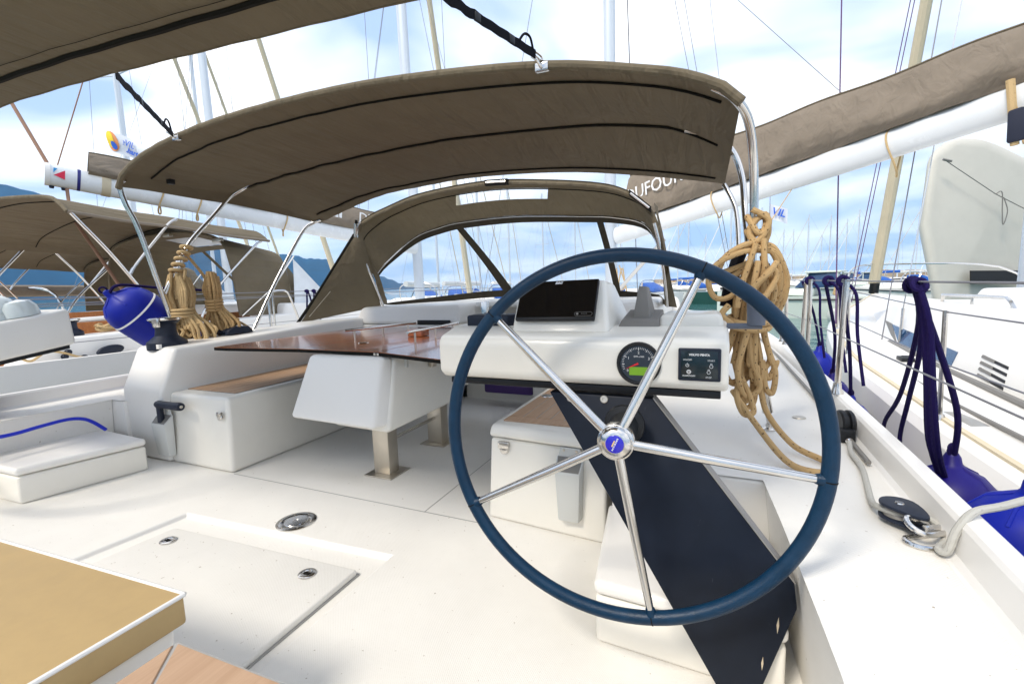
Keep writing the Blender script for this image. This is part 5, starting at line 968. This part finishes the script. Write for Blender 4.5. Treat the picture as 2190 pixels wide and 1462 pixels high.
# ------------------------------------------------------------ far moored boats
def far_sail(name, lab, grp, hullm, coverm, mh, L=9.):
    t = thing(name, lab, 'boat', (0, 0, 0), grp); b = B(); n = 10
    pr = lambda s: (1.45*(1-max(0, s)**2.2*.98)*(1-.15*max(0, -s)))
    for i in range(n):
        a, c = -1+2*i/n, -1+2*(i+1)/n
        for sg in (-1, 1):
            for (k1_, z1), (k2_, z2) in (((.0, 1.0), (1.0, .95)), ((1.0, .95), (.88, -.1))): b.quad((sg*pr(a)*k1_, a*L/2, z1), (sg*pr(c)*k1_, c*L/2, z1), (sg*pr(c)*k2_, c*L/2, z2), (sg*pr(a)*k2_, a*L/2, z2))
    b.quad((-1.23, -L/2, .95), (1.23, -L/2, .95), (1.08, -L/2, -.1), (-1.08, -L/2, -.1)); b.build('hull', hullm, t, sharp=50)
    B().hexa([(-.9, -1.6, .98), (.9, -1.6, .98), (.5, 2.2, .98), (-.5, 2.2, .98), (-.75, -1.5, 1.5), (.75, -1.5, 1.5), (.35, 1.6, 1.35), (-.35, 1.6, 1.35)]).build('cabin', gel, t, bevel=.08)
    for s in (-1, 1): B().hexa([(s*.88, -1.2, 1.12), (s*.86, -1.2, 1.13), (s*.62, 1.2, 1.13), (s*.64, 1.2, 1.12), (s*.83, -1.2, 1.32), (s*.81, -1.2, 1.32), (s*.58, 1.2, 1.28), (s*.6, 1.2, 1.28)]).build('cabin_window', dark, t)
    B().tube([(0, .5, 1.3), (0, .45, mh)], .075, 7).build('mast', mastm, t); B().tube([(0, .4, 2.1), (0, -3.4, 2.15)], .14, 8).build('sail_cover', coverm, t)
    B().tube([(0, .45, mh-.4), (0, L/2-.1, 1.05)], .03 if mh < 12 else .06, 6).build('furled_sail', sailtan if mh > 9.4 else gel, t); B().tube([(0, .45, mh), (0, -L/2+.1, 1.0)], .006, 4).build('backstay', wire, t)
    for s in (-1, 1): B().tube([(0, .45, mh*.95), (s*.75, .3, mh*.55), (s*1.3, .2, 1.0)], .006, 4).build('shroud', wire, t); B().tube([(0, .45, mh*.55), (s*.75, .3, mh*.55)], .02, 5).build('spreader', mastm, t)
    B().tube(catmull([(-1.0, -2.0, 1.0), (-1.0, -2.2, 2.0), (0, -2.2, 2.2), (1.0, -2.2, 2.0), (1.0, -2.0, 1.0)], 4), .03, 6).build('hood_frame', steel, t)
    return t
def place(t, deg, D, rot, lab=None, grp=None, first=False):
    c = t if first else copy_tree(t, (0, 0, 0), lab, grp); c.location = polar(deg, D, WATER); c.rotation_euler = (0, 0, rad(rot))
    if lab: c['label'] = lab
    return c
g1 = 'distant sailboats moored before the breakwater'
fs1 = far_sail('moored_sailboat', 'distant white sailboat with pale sail cover moored before the breakwater', g1, gel, gelg, 10.5)
fs2 = far_sail('moored_sailboat', 'distant white sailboat with blue sail cover moored before the breakwater', g1, gel, bluecanvas, 9.2, 8.)
fs3 = far_sail('moored_sailboat', 'dark green hulled sailboat moored before the breakwater', g1, greenhull, bluecanvas, 8.4, 7.)
place(fs1, 9.1, 78, 75, first=True); place(fs2, -3.5, 62, 100, first=True); place(fs3, 2.2, 40, 95, first=True)
rr2 = random.Random(12)
for k, dg in enumerate((-4.6, -2.2, -.6, 1.2, 3.0, 4.6, 5.6, 6.9, 8.0, 10.4, 11.2, 12.4, 13.2, 16.2, 17.6, 19.4, 20.6)): place(fs1 if k % 3 else fs2, dg+rr2.uniform(-.3, .3), rr2.uniform(64, 105), rr2.uniform(60, 120))
for dg, D in ((-28, 30), (-33, 27), (-24, 38), (-20, 45), (-16, 50), (-11, 55)): place(fs1, dg, D, rr2.uniform(-20, 20), 'distant white sailboat seen through the sprayhood windows', 'distant sailboats beyond the sprayhood')['group'] = 'distant sailboats beyond the sprayhood'
pale = mat('pale_green_gelcoat', (.62, .68, .62), .3)
def far_motor(lab, hullm, trimm, L=6.5, cabin=True):
    t = thing('motor_boat', lab, 'boat'); b = B(); n = 10; pr = lambda s: 1.15*(1-max(0, s)**2.4*.97)
    for i in range(n):
        a, c = -1+2*i/n, -1+2*(i+1)/n; za, zc = 1.0+.25*max(0, a), 1.0+.25*max(0, c)
        for sg in (-1, 1):
            for (k1_, z1), (k2_, z2) in (((.0, 0.), (1.0, 0.)), ((1.0, 0.), (.78, -1.1))): b.quad((sg*pr(a)*k1_, a*L/2, za+z1), (sg*pr(c)*k1_, c*L/2, zc+z1), (sg*pr(c)*k2_, c*L/2, zc+z2), (sg*pr(a)*k2_, a*L/2, za+z2))
    b.quad((-1.15, -L/2, 1.0), (1.15, -L/2, 1.0), (.9, -L/2, -.1), (-.9, -L/2, -.1)); b.build('hull', hullm, t, sharp=50)
    B().tube([(pr(a)*1.01, a*L/2, .86+.25*max(0, a)) for a in [-1+.1*k for k in range(20)]], .035, 6).build('rub_rail', trimm, t); B().tube([(-pr(a)*1.01, a*L/2, .86+.25*max(0, a)) for a in [-1+.1*k for k in range(20)]], .035, 6).build('rub_rail', trimm, t)
    B().hexa([(-.85, -1.0, 1.0), (.85, -1.0, 1.0), (.55, 2.0, 1.1), (-.55, 2.0, 1.1), (-.8, -1.0, 1.38), (.8, -1.0, 1.38), (.4, 1.3, 1.35), (-.4, 1.3, 1.35)]).build('fore_cabin', hullm, t, bevel=.08)
    if cabin:
        B().hexa([(-.8, -1.9, 1.39), (.8, -1.9, 1.39), (.7, -.2, 1.39), (-.7, -.2, 1.39), (-.72, -1.8, 2.05), (.72, -1.8, 2.05), (.6, -.75, 2.05), (-.6, -.75, 2.05)]).build('wheelhouse', blueglass, t, bevel=.03)
        B().box(-.8, .8, -2.0, -.6, 2.05, 2.13).build('wheelhouse_roof', hullm, t, bevel=.03); 
        for x in (-.76, .76):
            for y_ in (-1.85, -.72): B().tube([(x, y_, 1.38), (x*.94, y_, 2.06)], .035, 6).build('pillar', hullm, t)
    else: B().tube(catmull([(-.8, -.4, 1.3), (-.75, -.7, 1.9), (0, -.7, 2.0), (.75, -.7, 1.9), (.8, -.4, 1.3)], 5), .04, 6).build('windscreen_frame', steel, t); B().hexa([(-.8, -1.9, 1.02), (.8, -1.9, 1.02), (.8, -.7, 1.3), (-.8, -.7, 1.3), (-.7, -1.9, 1.35), (.7, -1.9, 1.35), (.7, -.7, 1.85), (-.7, -.7, 1.85)]).build('cockpit_cover', bluecanvas, t, bevel=.1)
    B().tube([(-.6, 1.0, 1.1), (-.55, 1.2, 1.55), (0, L/2-.1, 1.75), (.55, 1.2, 1.55), (.6, 1.0, 1.1)], .02, 6).build('bow_rail', steel, t)
    return t
m1 = far_motor('pale green motor boat with square wheelhouse across the water', pale, dark, 7.0); place(m1, 7.6, 26, 70, first=True)
text('SIRENA', .28, (1.10, -.6, .45), (0, 1, 0), (0, .15, 1), navyp, m1, ex=.003) if False else None
m2 = far_motor('white motor boat with navy rub rail moored near the furled jib', gel, navyp, 6.5, False); place(m2, 16.2, 36, 100, first=True)
m3 = far_motor('white motor boat with blue cockpit cover among the distant moorings', gel, navyp, 6.0, False); place(m3, 3.0, 47, 80, first=True)
place(m1, 10.2, 44, 110, 'pale motor boat with wheelhouse moored below the breakwater', None); place(m1, 12.6, 50, 80, 'pale motor boat behind the furled jib of the starboard yacht', None)
g2 = 'small white motor boats along the far moorings'
for k, dg in enumerate((-4.4, -2.8, -1.2, .4, 5.0, 9.0, 11.6, 13.8, 18.0, 20.0)):
    c = place(m2 if k % 2 else m3, dg, rr2.uniform(44, 62), rr2.uniform(50, 130), 'small white motor boat along the far moorings below the breakwater', g2); c['group'] = g2
for k, (dg, D) in enumerate(((-35.5, 30), (-31, 34), (-26, 27), (-22, 30), (-18, 32), (-13, 36), (-29.5, 40), (-8, 40))):
    c = place(m2 if k % 2 else m3, dg, D, rr2.uniform(40, 140), 'small white motor boat low behind the sprayhood windows', 'motor boats beyond the sprayhood'); c['group'] = 'motor boats beyond the sprayhood'
# the other tall masts to port: two more yachts
g3 = far_sail('moored_sailboat', 'tall masted sailboat with courtesy flag moored beyond the port yachts', None, gel, taupe2, 14.5, 11.); g3.location = polar(-63.4, 17, WATER); g3.rotation_euler = (0, 0, rad(8))
g4 = copy_tree(g3, (0, 0, 0), 'sailboat moored beyond the port yachts next to the flagged one'); g4.location = polar(-57, 24, WATER); g4.rotation_euler = (0, 0, rad(8))
fp = polar(-63.4, 16.8, 0)
FL = thing('flag', 'white charter flag with yellow sun and blue lettering on a port mast', 'flag', (fp.x+.2, fp.y, 4.7))
fd = Vector((.86, .25, -.44)).normalized(); fu = Vector((.05, 0, 1)); f0 = Vector((fp.x+.30, fp.y-.1, 5.55))
fn = fd.cross(fu).normalized(); fn = fn if fn.dot(-f0) > 0 else -fn
def flg(u, v): return f0+fd*1.45*u-fu*(.58*v*(1-.35*u))+fn*(.07*sin(u*9)+.03*sin(v*5))
B().grid(flg, 24, 8).build('cloth', flagw, FL, sharp=180)
def patch(cu_, cv_, ru, rv, m): B().grid(lambda u, v: flg(cu_+ru*(v)*cos(2*pi*u), cv_+rv*(v)*sin(2*pi*u))+fn*.012, 20, 3).build('emblem', m, FL)
patch(.16, .50, .135, .44, flago); B().grid(lambda u, v: flg(.12+.10*v*cos(2*pi*u), .44+.36*v*sin(2*pi*u))+fn*.02, 20, 3).build('emblem', flagy, FL); B().grid(lambda u, v: flg(.20+.06*v*cos(2*pi*u), .66+.18*v*sin(2*pi*u))+fn*.026, 14, 2).build('emblem', flagb, FL)
text('eVIL', .22, flg(.46, .34)+fn*.05, fd, fu, flagb, FL, ex=.002); text('Charter', .19, flg(.52, .72)+fn*.05, fd, fu, flagb, FL, ex=.002, bold=.004)

# ------------------------------------------------------------ sea air over the far hills, adding to their painted haze blue
hv = bpy.data.materials.new('sea_haze'); hv.use_nodes = True; ht = hv.node_tree; ht.nodes.remove(ht.nodes['Principled BSDF'])
pv = ht.nodes.new('ShaderNodeVolumePrincipled'); pv.inputs['Color'].default_value = (.42, .70, .98, 1); pv.inputs['Density'].default_value = .7e-4; pv.inputs['Anisotropy'].default_value = .1
ht.links.new(pv.outputs[0], ht.nodes['Material Output'].inputs['Volume'])
hz = B().box(-9200, 9200, -9200, 9200, -3, 1000).build('haze', hv, smooth=False); hz['kind'] = 'stuff'

# fender lines on the port neighbour's rail, and a second charter flag beyond our boom
for k, yy in enumerate((4.62, 4.74)):
    KK = thing('rope_tails', ('purple fender line looped twice over the rail of the port neighbour', 'single purple fender line hanging from the rail of the port neighbour')[k], 'rope', (-5.05, yy, .6))
    B().tube(catmull([(-5.04, yy-.06, .62), (-5.02, yy-.03, .95), (-5.03, yy, 1.12), (-5.02, yy+.05, .95), (-5.02, yy+.06, .66)], 6), .012, 7).build('rope_tail', purprope, KK)
    B().lathe((-5.04, yy, 1.09), (0, 0, 1), [(.012, 0), (.03, .015), (.03, .035), (.01, .05)], 12).build('rope_knot', purprope, KK)
F2 = thing('flag', 'small white charter flag with blue lettering showing below our boom', 'flag', (1.1, 11, 2.3)); c0 = Vector((1.02, 11.2, 2.62))
f2 = lambda u, v: c0+Vector((.34*u, .1*u, -.12*u-.30*v))+Vector((0, .02*sin(u*8), 0))
B().grid(f2, 10, 4).build('cloth', flagw, F2, sharp=180); text('VIL', .2, f2(.5, .45)+Vector((0, -.04, 0)), (.93, .2, -.3), (0, 0, 1), flagb, F2, ex=.002, bold=.004)
B().tube([f2(0, 0)+Vector((0, 0, .5)), f2(0, 1)-Vector((0, 0, .6))], .006, 5).build('halyard', wire, F2)
